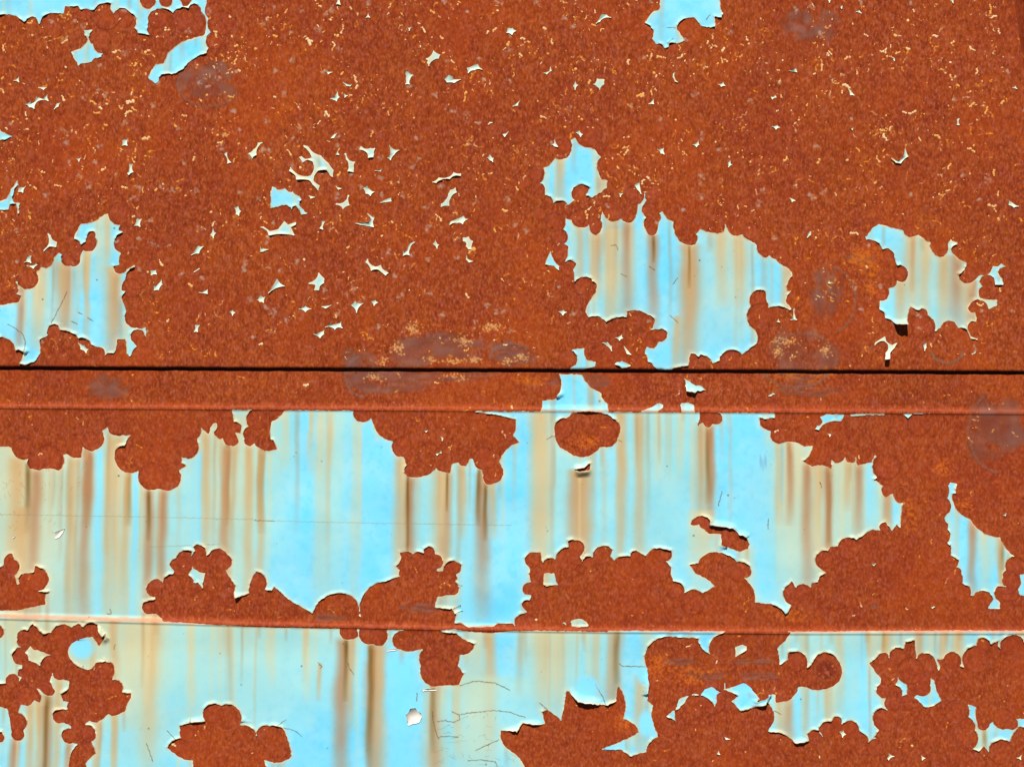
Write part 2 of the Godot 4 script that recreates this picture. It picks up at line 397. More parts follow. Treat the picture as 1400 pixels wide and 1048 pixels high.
	paint("@3,2 1000,540 /1040,550 1035,600 /1010,605 ~1030,680 1110,740 ~1170,810 1270,840 ~1320,920 1350,945 ~1310,970 1305,1020 /1290,1030 @3,3 1290,15 ~1285,45 1315,62 /1260,62 ~1240,100 1270,145 /1272,185 /1205,182 /1235,130 ~1190,88 1135,100 /1130,115 /1108,112 1100,60 /1062,45 @3,2 1060,1040 ~1055,1015 1030,1010 ~1042,985 1045,965 /1000,940 ~1005,900 1000,880 ~985,875 985,870 ~1000,840 985,800 /990,770 ~970,740 985,715 ~1005,680 985,630 ~995,590 990,560")
	paint("@3,3 1375,0 /1480,-20 /2400,0 /2400,112 /1385,112 ~1372,80 1385,55", 0.1)
	paint("@2,3 170,50 /175,-10 /235,-10 240,20 255,55 ~215,55 185,65")
	paint("@2,3 270,265 /290,260 /300,278")
	paint("@2,3 320,255 ~370,240 420,270 /415,283 /325,283")
	# along the lower fold: left, centre
	rust("@0,2 -700,1005 /0,1003 /20,992 ~25,950 62,930 /72,965 ~100,985 92,1030 @0,3 75,0 /92,55 /108,45 ~100,15 125,-5 @0,2 150,1036 /185,1030 /188,1000 ~235,1015 258,1048 @0,3 262,40 /240,75 /208,88 /285,92 /245,105 /248,160 ~180,175 90,192 /-700,205")
	rust("@0,3 /890,252 /885,240 /850,212 /800,215 ~775,190 790,145 /845,132 /845,120 ~795,75 820,38 ~860,25 885,48 ~905,5 945,-5 @0,2 950,1030 /920,990 /940,965 /960,955 ~990,918 1047,918 /1035,965 ~1045,1005 1022,1048 @0,3 1050,20 1055,45 /1080,40 /1105,75 /1110,30 /1120,-10 @0,2 1110,1035 ~1045,990 1065,915 /1055,892 ~1085,882 1120,905 /1128,945 /1150,920 ~1200,903 1240,935 ~1265,980 1230,1020 /1245,1048 @0,3 /1285,60 /1275,100 /1283,125 /1360,100 ~1365,55 1400,-20 @1,3 ~52,20 45,80 /85,85 /100,65 /120,80 ~160,118 230,165 /310,212 ~360,130 440,102 ~530,125 560,230 /572,230 ~600,90 700,35 /785,8 @1,2 785,1020 /765,1000 ~790,960 785,925 /830,918 /855,935 ~890,922 920,935 ~925,900 960,895 ~975,910 975,935 ~1020,965 1005,1010 /985,1020 /985,1028 /1025,1030 ~1050,975 1085,970 /1125,990 ~1115,1030 1092,1048 @1,3 /1100,10 ~1090,32 1075,35 ~1110,75 1085,110 /1040,110 /990,120 /975,175 /1050,185 /1070,180 /1082,205 /1095,215 /1085,255 /1090,292 /1000,302 /300,290 /0,284")
	paint("@0,3 862,140 /875,150 868,158", 0.0)
	rust("@1,3 1085,262 /1120,265 /1160,285 /1240,285 /1300,280 /1320,268 /1400,265 @2,3 20,285 /230,285 /240,300 /100,303 /0,304 @1,3 1090,294", 0.05)
	rust("@2,3 235,288 /330,284 /510,290 /525,308 /240,305", 0.05)
	# lower field
	rust("@0,3 95,350 ~115,300 150,300 /180,262 /235,320 /280,315 ~330,270 390,285 /430,265 /455,285 ~480,262 530,272 /535,300 /560,335 /578,318 /575,340 /540,388 /545,470 ~600,475 622,525 /610,575 ~660,590 665,640 /718,645 /715,670 /695,700 /680,745 /640,765 590,760 /540,800 ~510,805 485,795 /450,830 ~500,825 520,860 ~520,890 495,910 /522,975 ~490,1000 465,1030 /470,1048 /480,1400 /370,1400 /375,1060 ~385,980 425,920 /375,920 ~335,880 385,840 /385,825 /340,805 ~285,780 330,735 /370,735 ~365,705 405,695 /340,690 /330,650 /365,630 ~375,600 375,580 /340,570 ~290,555 285,535 /270,580 /298,640 ~270,660 235,645 /210,620 /195,620 220,690 /215,700 /180,680 150,715 /110,705 /95,755 ~145,800 125,850 ~90,905 62,880 /55,800 /38,730 /0,720 /-700,720 /-700,590 /0,590 /30,590 ~60,540 105,580 /115,560 ~95,530 120,510 /120,490 ~65,440 110,395 /140,385 ~100,385")
	rust("@0,3 -700,850 /10,855 /25,885 0,915 /-700,920")
	rust("@0,3 0,275 ~20,310 0,345 ~-40,310")
	paint("@0,3 133,425 /165,388 200,410 /240,425 /278,440 ~235,455 222,500 ~190,480 155,465 150,440")
	paint("@0,3 505,337 /535,388 /600,400 /600,480 /570,472 /520,480 ~500,510 475,518 ~410,490 370,430 ~375,400 388,375 430,350", 0.0)
	rust("@0,3 985,850 /980,825 ~1050,805 1122,800 ~1120,725 1205,715 ~1300,735 1308,825 ~1370,835 1400,880 @1,3 ~20,835 75,825 ~120,825 155,850 /180,920 /192,990 ~150,1020 60,1015 /40,1010 /55,1048 /55,1500 @0,3 1055,1500 /1055,1015 ~1000,1005 970,990 /915,945 ~945,905 990,893")
	rust("@1,3 460,240 /462,290 ~480,350 520,350 ~555,330 548,300 /555,292 /600,240")
	rust("@1,3 568,240 /570,285 ~578,362 640,378 ~708,368 712,310 /720,292 /700,240")
	rust("@1,3 800,305 ~745,352 790,408 ~860,415 935,385 ~895,440 900,500 ~930,590 1010,605 /1110,600 /1135,540 /1105,500 /1115,435 ~1165,425 1195,375 /1140,355 /1090,315 /1020,310")
	rust("@1,3 1340,850 /1400,850 @2,3 25,855 /60,805 ~120,815 180,815 /165,745 /190,738 ~240,770 270,800 /300,635 /315,640 /360,690 /480,705 /515,712 /570,690 /580,605 ~612,660 605,790 ~660,810 695,860 ~600,910 480,955 /600,955 /650,992 /735,965 ~770,900 802,885 ~780,830 760,760 /775,715 /742,690 /748,600 /742,515 ~770,365 880,340 /1020,345 ~1040,400 1088,435 ~1090,360 1135,325 /1180,300 @3,3 -40,280 /125,310 /100,350 /50,400 ~60,440 65,490 /115,460 ~120,420 150,418 ~205,440 205,510 /240,485 /250,460 ~310,422 380,462 ~405,530 370,600 ~320,620 240,625 ~200,610 165,612 ~130,670 95,690 /45,695 /35,650 /0,650 /0,700 ~30,750 5,840 /0,855 ~80,865 145,915 /225,905 /215,870 ~260,845 300,885 ~290,815 345,800 /365,772 ~405,790 405,815 ~470,800 500,850 /545,880 /550,915 ~590,895 630,915 /580,885 ~600,860 605,845 ~575,790 590,740 /620,722 /660,740 ~640,690 650,670 ~600,650 605,605 ~620,570 600,545 /555,480 /600,450 ~640,425 668,460 ~680,410 745,405 /755,365 /805,355 /815,460 /830,435 ~900,440 925,490 /935,525 /948,500 /930,465 /965,460 ~1010,422 1050,500 /1080,505 ~1075,430 1145,385 /1150,350 ~1190,345 1220,380 /1265,355 /1255,385 /1280,410 ~1290,345 1330,330 ~1380,335 1400,370 /2400,370 /2400,1600 @1,3 1500,1600 @2,3 75,1060 ~40,1000 0,965 @1,3 ~1350,920 1340,850")
	paint("@3,3 708,540 765,600 /765,655 /735,662 ~730,620 700,602")
	paint("@3,3 880,550 /915,580 ~930,640 955,685 /910,715 /860,725 ~840,700 800,670 /820,655 ~880,650 890,605")
	paint("@3,3 1090,705 /1145,725 ~1140,780 1150,810 ~1190,850 1215,815 /1235,800 ~1260,835 1320,840 ~1365,830 1355,785 /1400,785 /2400,780 /2400,820 /1370,830 ~1340,880 1325,915 ~1270,900 1215,940 /1210,970 /1185,935 /1160,965 ~1130,955 1090,960 ~1150,920 1135,850 ~1120,790 1100,780")
	chip("@3,3 390,855 412,850 425,870 408,885", 1.6)
	chip("@3,3 655,1000 665,975 690,990 660,1008", 1.6)
	chip("@3,3 840,985 860,1000 845,1010")
	chip("@3,3 1365,1000 1390,985 1385,1008", 1.6)
	chip("@3,3 895,170 912,172 900,180")
	chip("@2,3 1220,395 /1260,380 /1285,390 1285,408 /1222,450", 2.0, 0.06)
	paint("@2,3 838,772 /895,735 /915,680 /960,658 /1035,655 ~1070,620 1100,612 /1135,640 /1165,625 /1165,565 /1170,630 1120,655 /1125,690 /1110,720 ~1080,680 1035,658 ~970,660 945,700 /890,745 /895,798", 0.08)
	paint("@2,3 1165,628 /1270,590 /1310,620 /1352,672 /1340,690 /1400,668 @3,3 40,650 /40,690 /0,690 @2,3 1385,702 /1250,742 /1200,690 /1240,662", 0.04)
	chip("@2,3 1165,885 1190,895 1172,897", 1.6)
	chip("@2,3 1122,975 1130,960 1136,978", 1.6)
	paint("@2,3 320,632 /355,575 ~410,558 455,595 /480,650 /498,690 /478,708 /370,690", 0.0)
	chip("@1,2 985,385 1010,365 1012,380 990,392", 1.6)
	chip("@1,2 1010,290 1022,300 1018,312", 1.2)
	chip("@1,2 922,258 938,258 930,265", 1.2)
	chip("@3,2 1290,720 1305,708 1300,722", 1.2)
	chip("@3,2 570,985 590,985 580,995", 1.2)
	chip("@3,2 5,68 25,50 38,58 20,66", 1.2)
	chip("@3,2 330,275 345,280 340,290", 1.2)
	chip("@1,3 1078,185 /1118,165 1128,192 1088,208", 3.5, 0.05)
	flap(118, 912, -0.2, 1, 10, 24, 2.0)
	flap(130, 876, 0.8, -0.6, 9, 16, 2.5)
	flap(803, 925, -0.1, 1, 36, 26, 6.1)
	flap(797, 628, 0, 1, 13, 14, 3.3)
	flap(872, 913, 0.3, 1, 20, 20, 2.8)
	flap(1020, 940, 0.8, 0.5, 18, 20, 2.8)
	flap(985, 705, -0.2, 1, 8, 30, 2.2)
	flap(1000, 728, 0.5, 1, 8, 30, 2.2)
	flap(320, 806, 0, 1, 8, 12, 2.8)
	flap(1185, 735, 0.5, 1, 10, 34, 2.2)
	flap(520, 805, 0.7, 0.7, 7, 40, 1.7)
	flap(1060, 828, 0.6, 1, 9, 26, 1.7)
	flap(70, 860, 0, 1, 8, 50, 1.7)
	flap(300, 976, 0, 1, 6, 60, 1.4)
	flap(1128, 893, 0, 1, 7, 24, 1.7)
	flap(1085, 1005, 0.4, 1, 8, 24, 1.7)
	flap(950, 526, -0.4, 1, 8, 16, 2.8)
	flap(762, 532, 0.2, 1, 6, 12, 2.2)
	flap(715, 984, 0.3, 1, 8, 30, 1.7)
	flap(835, 955, 0.3, 1, 8, 12, 2.2)


# past the stretch of wall in view the paint gives out to rust in the same bitten outline
func wear_off_beyond():
	var bare := RandomNumberGenerator.new()
	bare.seed = 8
	for side in 4:
		var text: String = "@0,0 " + ["-900,-700 ", "6900,-700 ", "-900,5600 ", "-900,-1200 "][side]
		var t := -600.0 if side < 2 else -800.0
		while t < (5000.0 if side < 2 else 6600.0):
			var away: float = [-290.0 + bare.randf_range(-110, 110), 5860.0 + bare.randf_range(-110, 110), 4390.0 + bare.randf_range(-80, 80), -210.0 + bare.randf_range(-60, 60)][side]
			text += ("%d,%d " % [int(away), int(t)]) if side < 2 else ("%d,%d " % [int(t), int(away)])
			t += bare.randf_range(50, 150)
		text += ["/-290,5600 /-900,5600", "/5860,5600 /6900,5600", "/6600,5600", "/6600,-1200"][side]
		outlines.append([0, roughen(parse(text, 0.22, true), 1.1)])


# ------------------------------------------------------------------ where there is paint, and how far it is to its edge
func fill_polygon(p: PackedVector2Array, value: int) -> void:
	var rows := {}
	for i in p.size():
		var a := p[i - 1]
		var b := p[i]
		if a.y > b.y:
			var t := a; a = b; b = t
		var j0 := maxi(0, int(ceil((a.y - Y0) / STEP)))
		var j1 := mini(NY - 1, int(ceil((b.y - Y0) / STEP)) - 1)
		for j in range(j0, j1 + 1):
			var y := Y0 + j * STEP
			var x := a.x + (b.x - a.x) * (y - a.y) / (b.y - a.y)
			if not rows.has(j): rows[j] = []
			rows[j].append(x)
	for j in rows:
		var xs: Array = rows[j]
		xs.sort()
		for k in range(0, xs.size() - 1, 2):
			var i0 := maxi(0, int(ceil((xs[k] - X0) / STEP)))
			var i1 := mini(NX - 1, int(floor((xs[k + 1] - X0) / STEP)))
			for i in range(i0, i1 + 1): mask[j * NX + i] = value

func painted(p: Vector2) -> int:
	var i := clampi(roundi((p.x - X0) / STEP), 0, NX - 1)
	var j := clampi(roundi((p.y - Y0) / STEP), 0, NY - 1)
	return mask[j * NX + i]

func fill_masks():
	mask.resize(NX * NY)
	for o in outlines: fill_polygon(o[1], o[0])
	# the slot between the two sheets holds no paint
	for i in NX:
		var x := X0 + i * STEP
		for j in range(int((seam(x) - 0.4 - Y0) / STEP) + 1, int((seam(x) + 5.4 - Y0) / STEP) + 1): mask[j * NX + i] = 0

func spread(p: PackedVector2Array, into: PackedFloat32Array, tested: bool) -> void:
	for s in p.size():
		var a := p[s - 1]
		var b := p[s]
		var ab := b - a
		var l2 := ab.length_squared()
		if l2 < 0.0001: continue
		if tested:
			var n := Vector2(-ab.y, ab.x) / sqrt(l2) * 1.7
			var m := (a + b) * 0.5
			if painted(m + n) == painted(m - n): continue
		var i0 := maxi(0, int((minf(a.x, b.x) - REACH - X0) / STEP))
		var i1 := mini(NX - 1, int((maxf(a.x, b.x) + REACH - X0) / STEP) + 1)
		var j0 := maxi(0, int((minf(a.y, b.y) - REACH - Y0) / STEP))
		var j1 := mini(NY - 1, int((maxf(a.y, b.y) + REACH - Y0) / STEP) + 1)
		for j in range(j0, j1 + 1):
			var py := Y0 + j * STEP - a.y
			for i in range(i0, i1 + 1):
				var px := X0 + i * STEP - a.x
				var t := clampf((px * ab.x + py * ab.y) / l2, 0.0, 1.0)
				var ex := px - t * ab.x
				var ey := py - t * ab.y
				var d := ex * ex + ey * ey
				var n := j * NX + i
				if d < into[n]: into[n] = d

func find_distances():
	dist.resize(NX * NY); dist.fill(REACH * REACH)
	for o in outlines: spread(o[1], dist, true)
	for side in [0.0, 5.0]:
		var line := PackedVector2Array()
		for i in range(0, NX, 2): line.append(Vector2(X0 + i * STEP, seam(X0 + i * STEP) + side))
		line.append_array(PackedVector2Array([line[-1] + Vector2(9, 0)]))
		line.remove_at(line.size() - 1)
		for i in range(1, line.size()): spread(PackedVector2Array([line[i - 1], line[i]]), dist, true)
	for n in NX * NY:
		var d := maxf(sqrt(dist[n]), 0.02)
		dist[n] = d if mask[n] == 1 else -d
	chip_dist.resize(NX * NY); chip_dist.fill(REACH * REACH)
	var keep := mask.duplicate()
	mask.fill(0)
	for c in chips:
		fill_polygon(c[0], 1)
		spread(c[0], chip_dist, false)
	for p in tinted:
		fill_polygon(p, 1)
		spread(p, chip_dist, false)
	for n in NX * NY:
		chip_dist[n] = sqrt(chip_dist[n]) * (1.0 if mask[n] == 1 else -1.0)
	mask = keep


# ------------------------------------------------------------------ textures: colour, stains, fine relief, and a little painted light and shade
func soft_stamp(w: int, h: int, color: Color, round_: bool) -> Image:
	var im := Image.create(w, h, false, Image.FORMAT_RGBA8)
	for j in h:
		for i in w:
			var u := (i + 0.5) / w * 2.0 - 1.0
			var v := (j + 0.5) / h
			var k := 0.0
			if round_:
				k = ease_in(1.6 * (1.0 - sqrt(u * u + (v * 2 - 1) * (v * 2 - 1))))
			else:
				k = exp(-u * u * 4.5) - 0.011
				k *= ease_in(v * 14.0) * pow(1.0 - v, 0.7)
			im.set_pixel(i, j, Color(color.r, color.g, color.b, clampf(k * color.a, 0, 1)))
	return im

func px(x: float) -> int: return int((x - X0) / (X1 - X0) * TEX_W)
func py(y: float) -> int: return int((y - Y0) / (Y1 - Y0) * TEX_H)

func stamp(on: Image, base: Image, x: float, y: float, w: float, h: float) -> void:
	var s := TEX_W / (X1 - X0)
	var im: Image = base.duplicate()
	im.resize(maxi(2, int(w * s)), maxi(2, int(h * s)), Image.INTERPOLATE_BILINEAR)
	on.blend_rect(im, Rect2i(Vector2i.ZERO, im.get_size()), Vector2i(px(x - w * 0.5), py(y)))

func cloud(seed_: int, freq: float, color: Color, lo: float, hi: float, octaves := 4, stretch := 1.0) -> Image:
	var f := FastNoiseLite.new()
	f.seed = seed_; f.frequency = freq * 4.0; f.fractal_octaves = octaves
	var w := TEX_W / 4
	var h := int(TEX_H / 4 * stretch)
	var n := f.get_image(w, h, false, false, false).get_data()
	var b := PackedByteArray()
	b.resize(w * h * 4)
	var lut := PackedByteArray()
	for i in 256: lut.append(int(255.0 * color.a * ease_in((i / 255.0 - lo) / (hi - lo))))
	var r := int(color.r * 255); var g := int(color.g * 255); var bl := int(color.b * 255)
	for i in w * h:
		b[i * 4] = r; b[i * 4 + 1] = g; b[i * 4 + 2] = bl; b[i * 4 + 3] = lut[n[i]]
	var im := Image.create_from_data(w, h, false, Image.FORMAT_RGBA8, b)
	im.resize(TEX_W, TEX_H, Image.INTERPOLATE_CUBIC)
	return im

func over(on: Image, im: Image) -> void: on.blend_rect(im, Rect2i(0, 0, TEX_W, TEX_H), Vector2i.ZERO)

# a vertical run of rusty water: it wanders, widens and fades as it goes down
func run_off(raw: PackedByteArray, x: float, y0: float, y1: float, w: float, c: Color) -> void:
	var s := TEX_W / (X1 - X0)
	var r := c.r * 255.0
	var g := c.g * 255.0
	var b := c.b * 255.0
	var lean := 0.028 * (1.0 - x / 800.0) if x < 800.0 else 0.0
	if w > 60.0: lean = 0.0
	for j in range(maxi(0, py(y0)), mini(TEX_H, py(y1))):
		var y := Y0 + j / s
		var t := (y - y0) / (y1 - y0)
		var wob := lips.get_noise_2d(x * 3.0, y * 0.25)
		var cx := (x - (y - y0) * lean + wob * minf(w * 0.22, 3.0) - X0) * s
		var half := w * (0.82 if w < 60.0 else 0.75) * s * (0.85 + 0.2 * t + 0.2 * lips.get_noise_2d(x * 5.0 + 40.0, y * 0.3))
		var amp := c.a * minf(1.0, t * 30.0) * pow(1.0 - t, 0.5) * (1.0 + 0.14 * lips.get_noise_2d(x * 2.0, y * 0.4 + 70.0))
		for i in range(maxi(0, int(cx - half)), mini(TEX_W, int(cx + half) + 1)):
			var u := (i + 0.5 - cx) / half
			var k := (1.0 - u * u)
			if k <= 0.0: continue
			k = minf(k * k * k * amp, 1.0) if w < 60.0 else minf(k * amp * 0.9, 1.0)
			var n := (j * TEX_W + i) * 4
			raw[n] = int(raw[n] + (r - raw[n]) * k + 0.5)
			raw[n + 1] = int(raw[n + 1] + (g - raw[n + 1]) * k + 0.5)
			raw[n + 2] = int(raw[n + 2] + (b - raw[n + 2]) * k + 0.5)

func rgb(r: int, g: int, b: int, a := 1.0) -> Color: return Color(r / 255.0, g / 255.0, b / 255.0, a)

func dot(im: Image, x: float, y: float, r: float, c: Color) -> void:
	var s := TEX_W / (X1 - X0)
	var cx := (x - X0) * s
	var cy := (y - Y0) * s
	var rr := r * s
	for j in range(int(cy - rr - 1), int(cy + rr + 2)):
		for i in range(int(cx - rr - 1), int(cx + rr + 2)):
			if i < 0 or j < 0 or i >= TEX_W or j >= TEX_H: continue
			var k := clampf(rr + 0.5 - Vector2(i + 0.5 - cx, j + 0.5 - cy).length(), 0, 1) * c.a
			if k > 0: im.set_pixel(i, j, im.get_pixel(i, j).lerp(Color(c.r, c.g, c.b, im.get_pixel(i, j).a), k))

func crack(im: Image, text: String, width: float, c: Color) -> void:
	var pts := []
	var off := Vector2.ZERO
	for tok in text.split(" ", false):
		if tok.begins_with("@"):
			var t := tok.substr(1).split(",")
			off = Vector2(350.0 * float(t[0]), 262.0 * float(t[1]))
			continue
		var q := tok.split(",")
		pts.append(off + Vector2(float(q[0]), float(q[1])) * 0.25)
	for i in range(1, pts.size()):
		var a: Vector2 = pts[i - 1]
		var b: Vector2 = pts[i]
		var n := int(a.distance_to(b) / 0.6) + 1
		for k in n:
			var p := a.lerp(b, float(k) / n)
			p += Vector2(ragged.get_noise_2d(p.x, p.y), ragged.get_noise_2d(p.y, p.x + 90.0)) * 0.9
			dot(im, p.x, p.y, width * (0.7 + 0.6 * absf(lips.get_noise_2d(p.x * 3.0, p.y * 3.0))), c)

func make_textures():
	make_paint_picture()
	make_rust_picture()

func make_paint_picture():
	var im := Image.create(TEX_W, TEX_H, false, Image.FORMAT_RGBA8)
	im.fill(rgb(124, 219, 253))
	over(im, cloud(41, 0.006, rgb(100, 212, 253, 0.6), 0.52, 0.76))
	over(im, cloud(42, 0.010, rgb(164, 228, 244, 0.42), 0.45, 0.78))
	over(im, cloud(43, 0.045, rgb(96, 202, 244, 0.3), 0.54, 0.75))
	over(im, cloud(44, 0.02, rgb(176, 222, 222, 0.15), 0.50, 0.8, 4, 0.12))
	var kinds := {"q": rgb(190, 214, 186, 0.62), "e": rgb(214, 197, 146, 0.60), "t": rgb(200, 162, 108, 0.82), "b": rgb(174, 124, 84, 0.90), "o": rgb(112, 84, 34, 0.95), "u": rgb(124, 220, 254, 0.9)}
	# run-off below the rust: kind x top bottom width
	var runs := "q 40 560 940 190|e 60 600 1000 130|e 20 590 900 80|q 190 570 950 120|e 190 590 900 70|q 310 560 960 120|e 310 570 900 80|u 138 590 900 16|u 270 610 900 18|u 186 660 880 12|q 600 600 900 90|q 780 570 900 90|q 900 560 860 120|q 1130 600 900 160|e 1140 620 850 110|e 1080 600 800 50|q 370 560 760 60|q 460 560 900 40|"
	runs += "t 22 630 880 26|o 37 640 730 9|b 48 645 890 20|t 30 700 890 20|t 100 628 880 16|o 120 615 720 12|b 119 640 880 20|t 150 590 860 14|t 162 590 840 14|o 176 645 720 9|t 173 680 850 12|b 203 668 900 16|b 222 668 890 15|o 203 668 740 6|t 282 600 800 15|o 311 606 720 8|b 309 620 900 16|t 341 610 890 16|o 357 615 730 10|t 357 660 860 12|e 390 562 640 14|e 425 562 650 12|e 452 562 640 12|e 488 575 860 18|e 438 600 860 22|t 548 630 900 24|o 559 650 770 8|b 561 650 900 18|o 558 650 790 4|b 609 648 840 18|t 603 650 840 26|o 611 648 700 4|t 632 635 740 14|b 660 660 850 24|o 655 660 720 7|o 664 665 740 6|t 674 660 740 14|"
	runs += "t 740 562 900 30|e 741 600 900 34|b 790 642 800 34|t 796 640 880 34|t 850 600 800 14|t 875 562 830 18|e 900 562 660 14|e 930 562 660 12|t 963 590 760 30|o 969 585 690 9|b 972 590 740 12|e 960 705 830 40|e 1020 740 840 24|t 1065 608 720 12|b 1079 608 720 12|b 1105 640 830 18|t 1120 645 790 16|o 1134 640 790 8|b 1133 640 850 14|t 1160 635 700 12|b 1175 640 740 14|b 1213 680 740 12|u 1190 640 720 12|u 1070 640 690 10|b 1330 710 830 14|e 1348 715 830 22|o 1371 735 810 8|t 1368 735 830 12|"
	runs += "b 29 395 500 14|t 55 365 480 22|e 55 365 480 40|b 90 360 480 20|t 86 360 470 28|t 119 340 400 14|b 158 372 500 18|t 155 372 500 30|t 147 298 370 10|e 140 298 400 30|t 120 360 480 10|e 175 440 490 16|t 792 310 420 14|b 815 325 410 18|t 837 305 480 24|e 840 320 450 60|b 859 305 460 20|b 892 318 470 20|o 893 320 360 5|b 942 335 520 26|t 942 335 520 40|o 942 335 395 5|t 925 440 520 12|t 987 318 420 20|t 1012 318 420 24|e 1000 318 480 70|t 764 218 300 18|t 824 245 300 20|t 1246 320 470 24|b 1248 324 400 7|t 1266 320 460 16|e 1290 320 470 120|t 1290 352 470 20|b 1308 358 470 22|t 1325 380 480 22|b 1330 395 460 14|t 1232 390 470 16|t 1075 385 520 20|e 1350 400 470 40|"
	runs += "q 60 848 1140 220|q 270 855 1100 180|e 120 850 1000 120|q 420 858 1000 130|t 206 856 1060 24|e 206 850 1060 50|t 156 856 960 16|e 262 862 1010 14|e 180 860 1000 30|b 20 1005 1140 16|t 42 960 1140 14|t 53 965 1140 12|b 65 950 1140 18|o 64 955 1100 7|t 78 960 1140 14|b 93 1010 1140 12|t 133 990 1140 14|t 156 975 1080 12|b 469 866 1140 24|o 473 866 960 8|t 481 918 1000 12|t 437 915 960 8|b 511 880 1140 24|o 507 885 1060 10|t 520 890 1100 24|t 594 935 1140 34|b 594 940 1140 16|o 592 940 1030 8|t 626 940 1040 12|t 670 864 1050 20|e 650 864 1140 50|q 650 930 1140 120|e 372 860 940 12|e 420 860 960 14|u 550 870 1100 40|t 742 864 980 24|t 763 866 980 18|e 750 864 1000 60|t 815 866 960 14|b 839 866 1000 22|o 842 868 960 10|t 875 930 1050 18|e 886 866 940 20|q 780 864 960 140|t 1132 942 1020 16|b 1078 960 1060 20|t 1066 955 1040 14|t 1148 868 980 14|q 1120 866 1040 150|e 1190 866 960 40|o 1209 868 930 7|t 1213 866 930 20|b 1258 866 930 14|b 1291 866 930 14|t 1311 866 930 16|e 1270 866 930 120|o 1348 985 1040 8|e 1340 985 1040 40|t 1185 866 900 12|u 1180 880 1030 16|u 1090 960 1010 14|t 1395 866 960 20"
	over(im, cloud(46, 0.16, rgb(192, 226, 226, 0.12), 0.45, 0.8, 3))
	var mark := RandomNumberGenerator.new()
	mark.seed = 77
	var clean := soft_stamp(32, 32, rgb(132, 222, 254, 0.95), true)
	var scuffed := soft_stamp(16, 32, rgb(96, 140, 176, 0.3), true)
	var raw := im.get_data()
	for run in runs.split("|", false):
		var f := run.split(" ", false)
		var x := float(f[1]); var y0 := float(f[2]); var y1 := float(f[3]); var w := float(f[4])
		if w < 45.0:      # a run starts at the rust above it
			var i := clampi(int((x - X0) / STEP), 0, NX - 1)
			for up in 56:
				var j := int((y0 + 14.0 - Y0) / STEP) - up
				if j > 1 and dist[j * NX + i] <= 0.0 and dist[(j + 1) * NX + i] > 0.0:
					y0 = Y0 + j * STEP + 6.0
					break
		run_off(raw, x, y0 - 10.0, y1, w * 1.1, kinds[f[0]])
	# faint run-off under every stretch of rust, found from the edge of the paint itself
	var faint := [rgb(204, 164, 106, 0.36), rgb(170, 124, 72, 0.34), rgb(214, 202, 154, 0.42)]
	for i in range(0, NX, 3):
		for j in range(1, NY):
			if dist[j * NX + i] > 0.0 and dist[(j - 1) * NX + i] <= 0.0 and mark.randf() < 0.22:
				var y := Y0 + j * STEP
				run_off(raw, X0 + i * STEP, y - 4.0, y + 15.0 + 240.0 * pow(mark.randf(), 2.0), mark.randf_range(5, 11), faint[mark.randi() % 3])
	im = Image.create_from_data(TEX_W, TEX_H, false, Image.FORMAT_RGBA8, raw)
	# primer left along the rust, and along the edge of every flake
	var rim := PackedByteArray()
	rim.resize(NX * NY * 4)
	for n in NX * NY:
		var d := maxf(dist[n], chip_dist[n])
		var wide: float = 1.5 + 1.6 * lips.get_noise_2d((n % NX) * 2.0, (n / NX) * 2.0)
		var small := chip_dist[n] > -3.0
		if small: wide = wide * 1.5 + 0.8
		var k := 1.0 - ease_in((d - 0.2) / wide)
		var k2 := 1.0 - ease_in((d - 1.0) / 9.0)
		var brown := 0.0 if small else 0.75 * (1.0 - ease_in((d - 0.1) / 0.9)) * clampf(0.6 + 1.4 * lips.get_noise_2d((n % NX) * 1.4 + 90.0, (n / NX) * 1.4), 0.0, 1.0)  # thin brown edge line: rust stain, with the lip's shadow painted in
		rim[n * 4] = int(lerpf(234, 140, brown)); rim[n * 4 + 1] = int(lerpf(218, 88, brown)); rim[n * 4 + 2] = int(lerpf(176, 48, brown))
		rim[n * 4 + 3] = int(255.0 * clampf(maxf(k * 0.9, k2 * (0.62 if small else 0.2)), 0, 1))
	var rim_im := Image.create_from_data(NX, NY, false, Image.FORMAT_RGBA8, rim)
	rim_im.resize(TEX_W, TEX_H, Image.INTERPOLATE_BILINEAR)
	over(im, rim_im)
	# ochre rust creeping over the painted folds
	var worn := soft_stamp(32, 32, rgb(208, 134, 104, 0.45), true)
	for x in range(-120, 1520, 9):
		stamp(im, worn, x, fold_b(x) - 6.0 - mark.randf() * 2.0, 26, 7 + mark.randf() * 2)
		if x > 700: stamp(im, worn, x, fold_a(x) - 3.0, 20, 5)
	# cracks, scratches, specks, grime; one curved line paints in a curled lip's shadow
	var dark := rgb(104, 76, 46, 0.68)
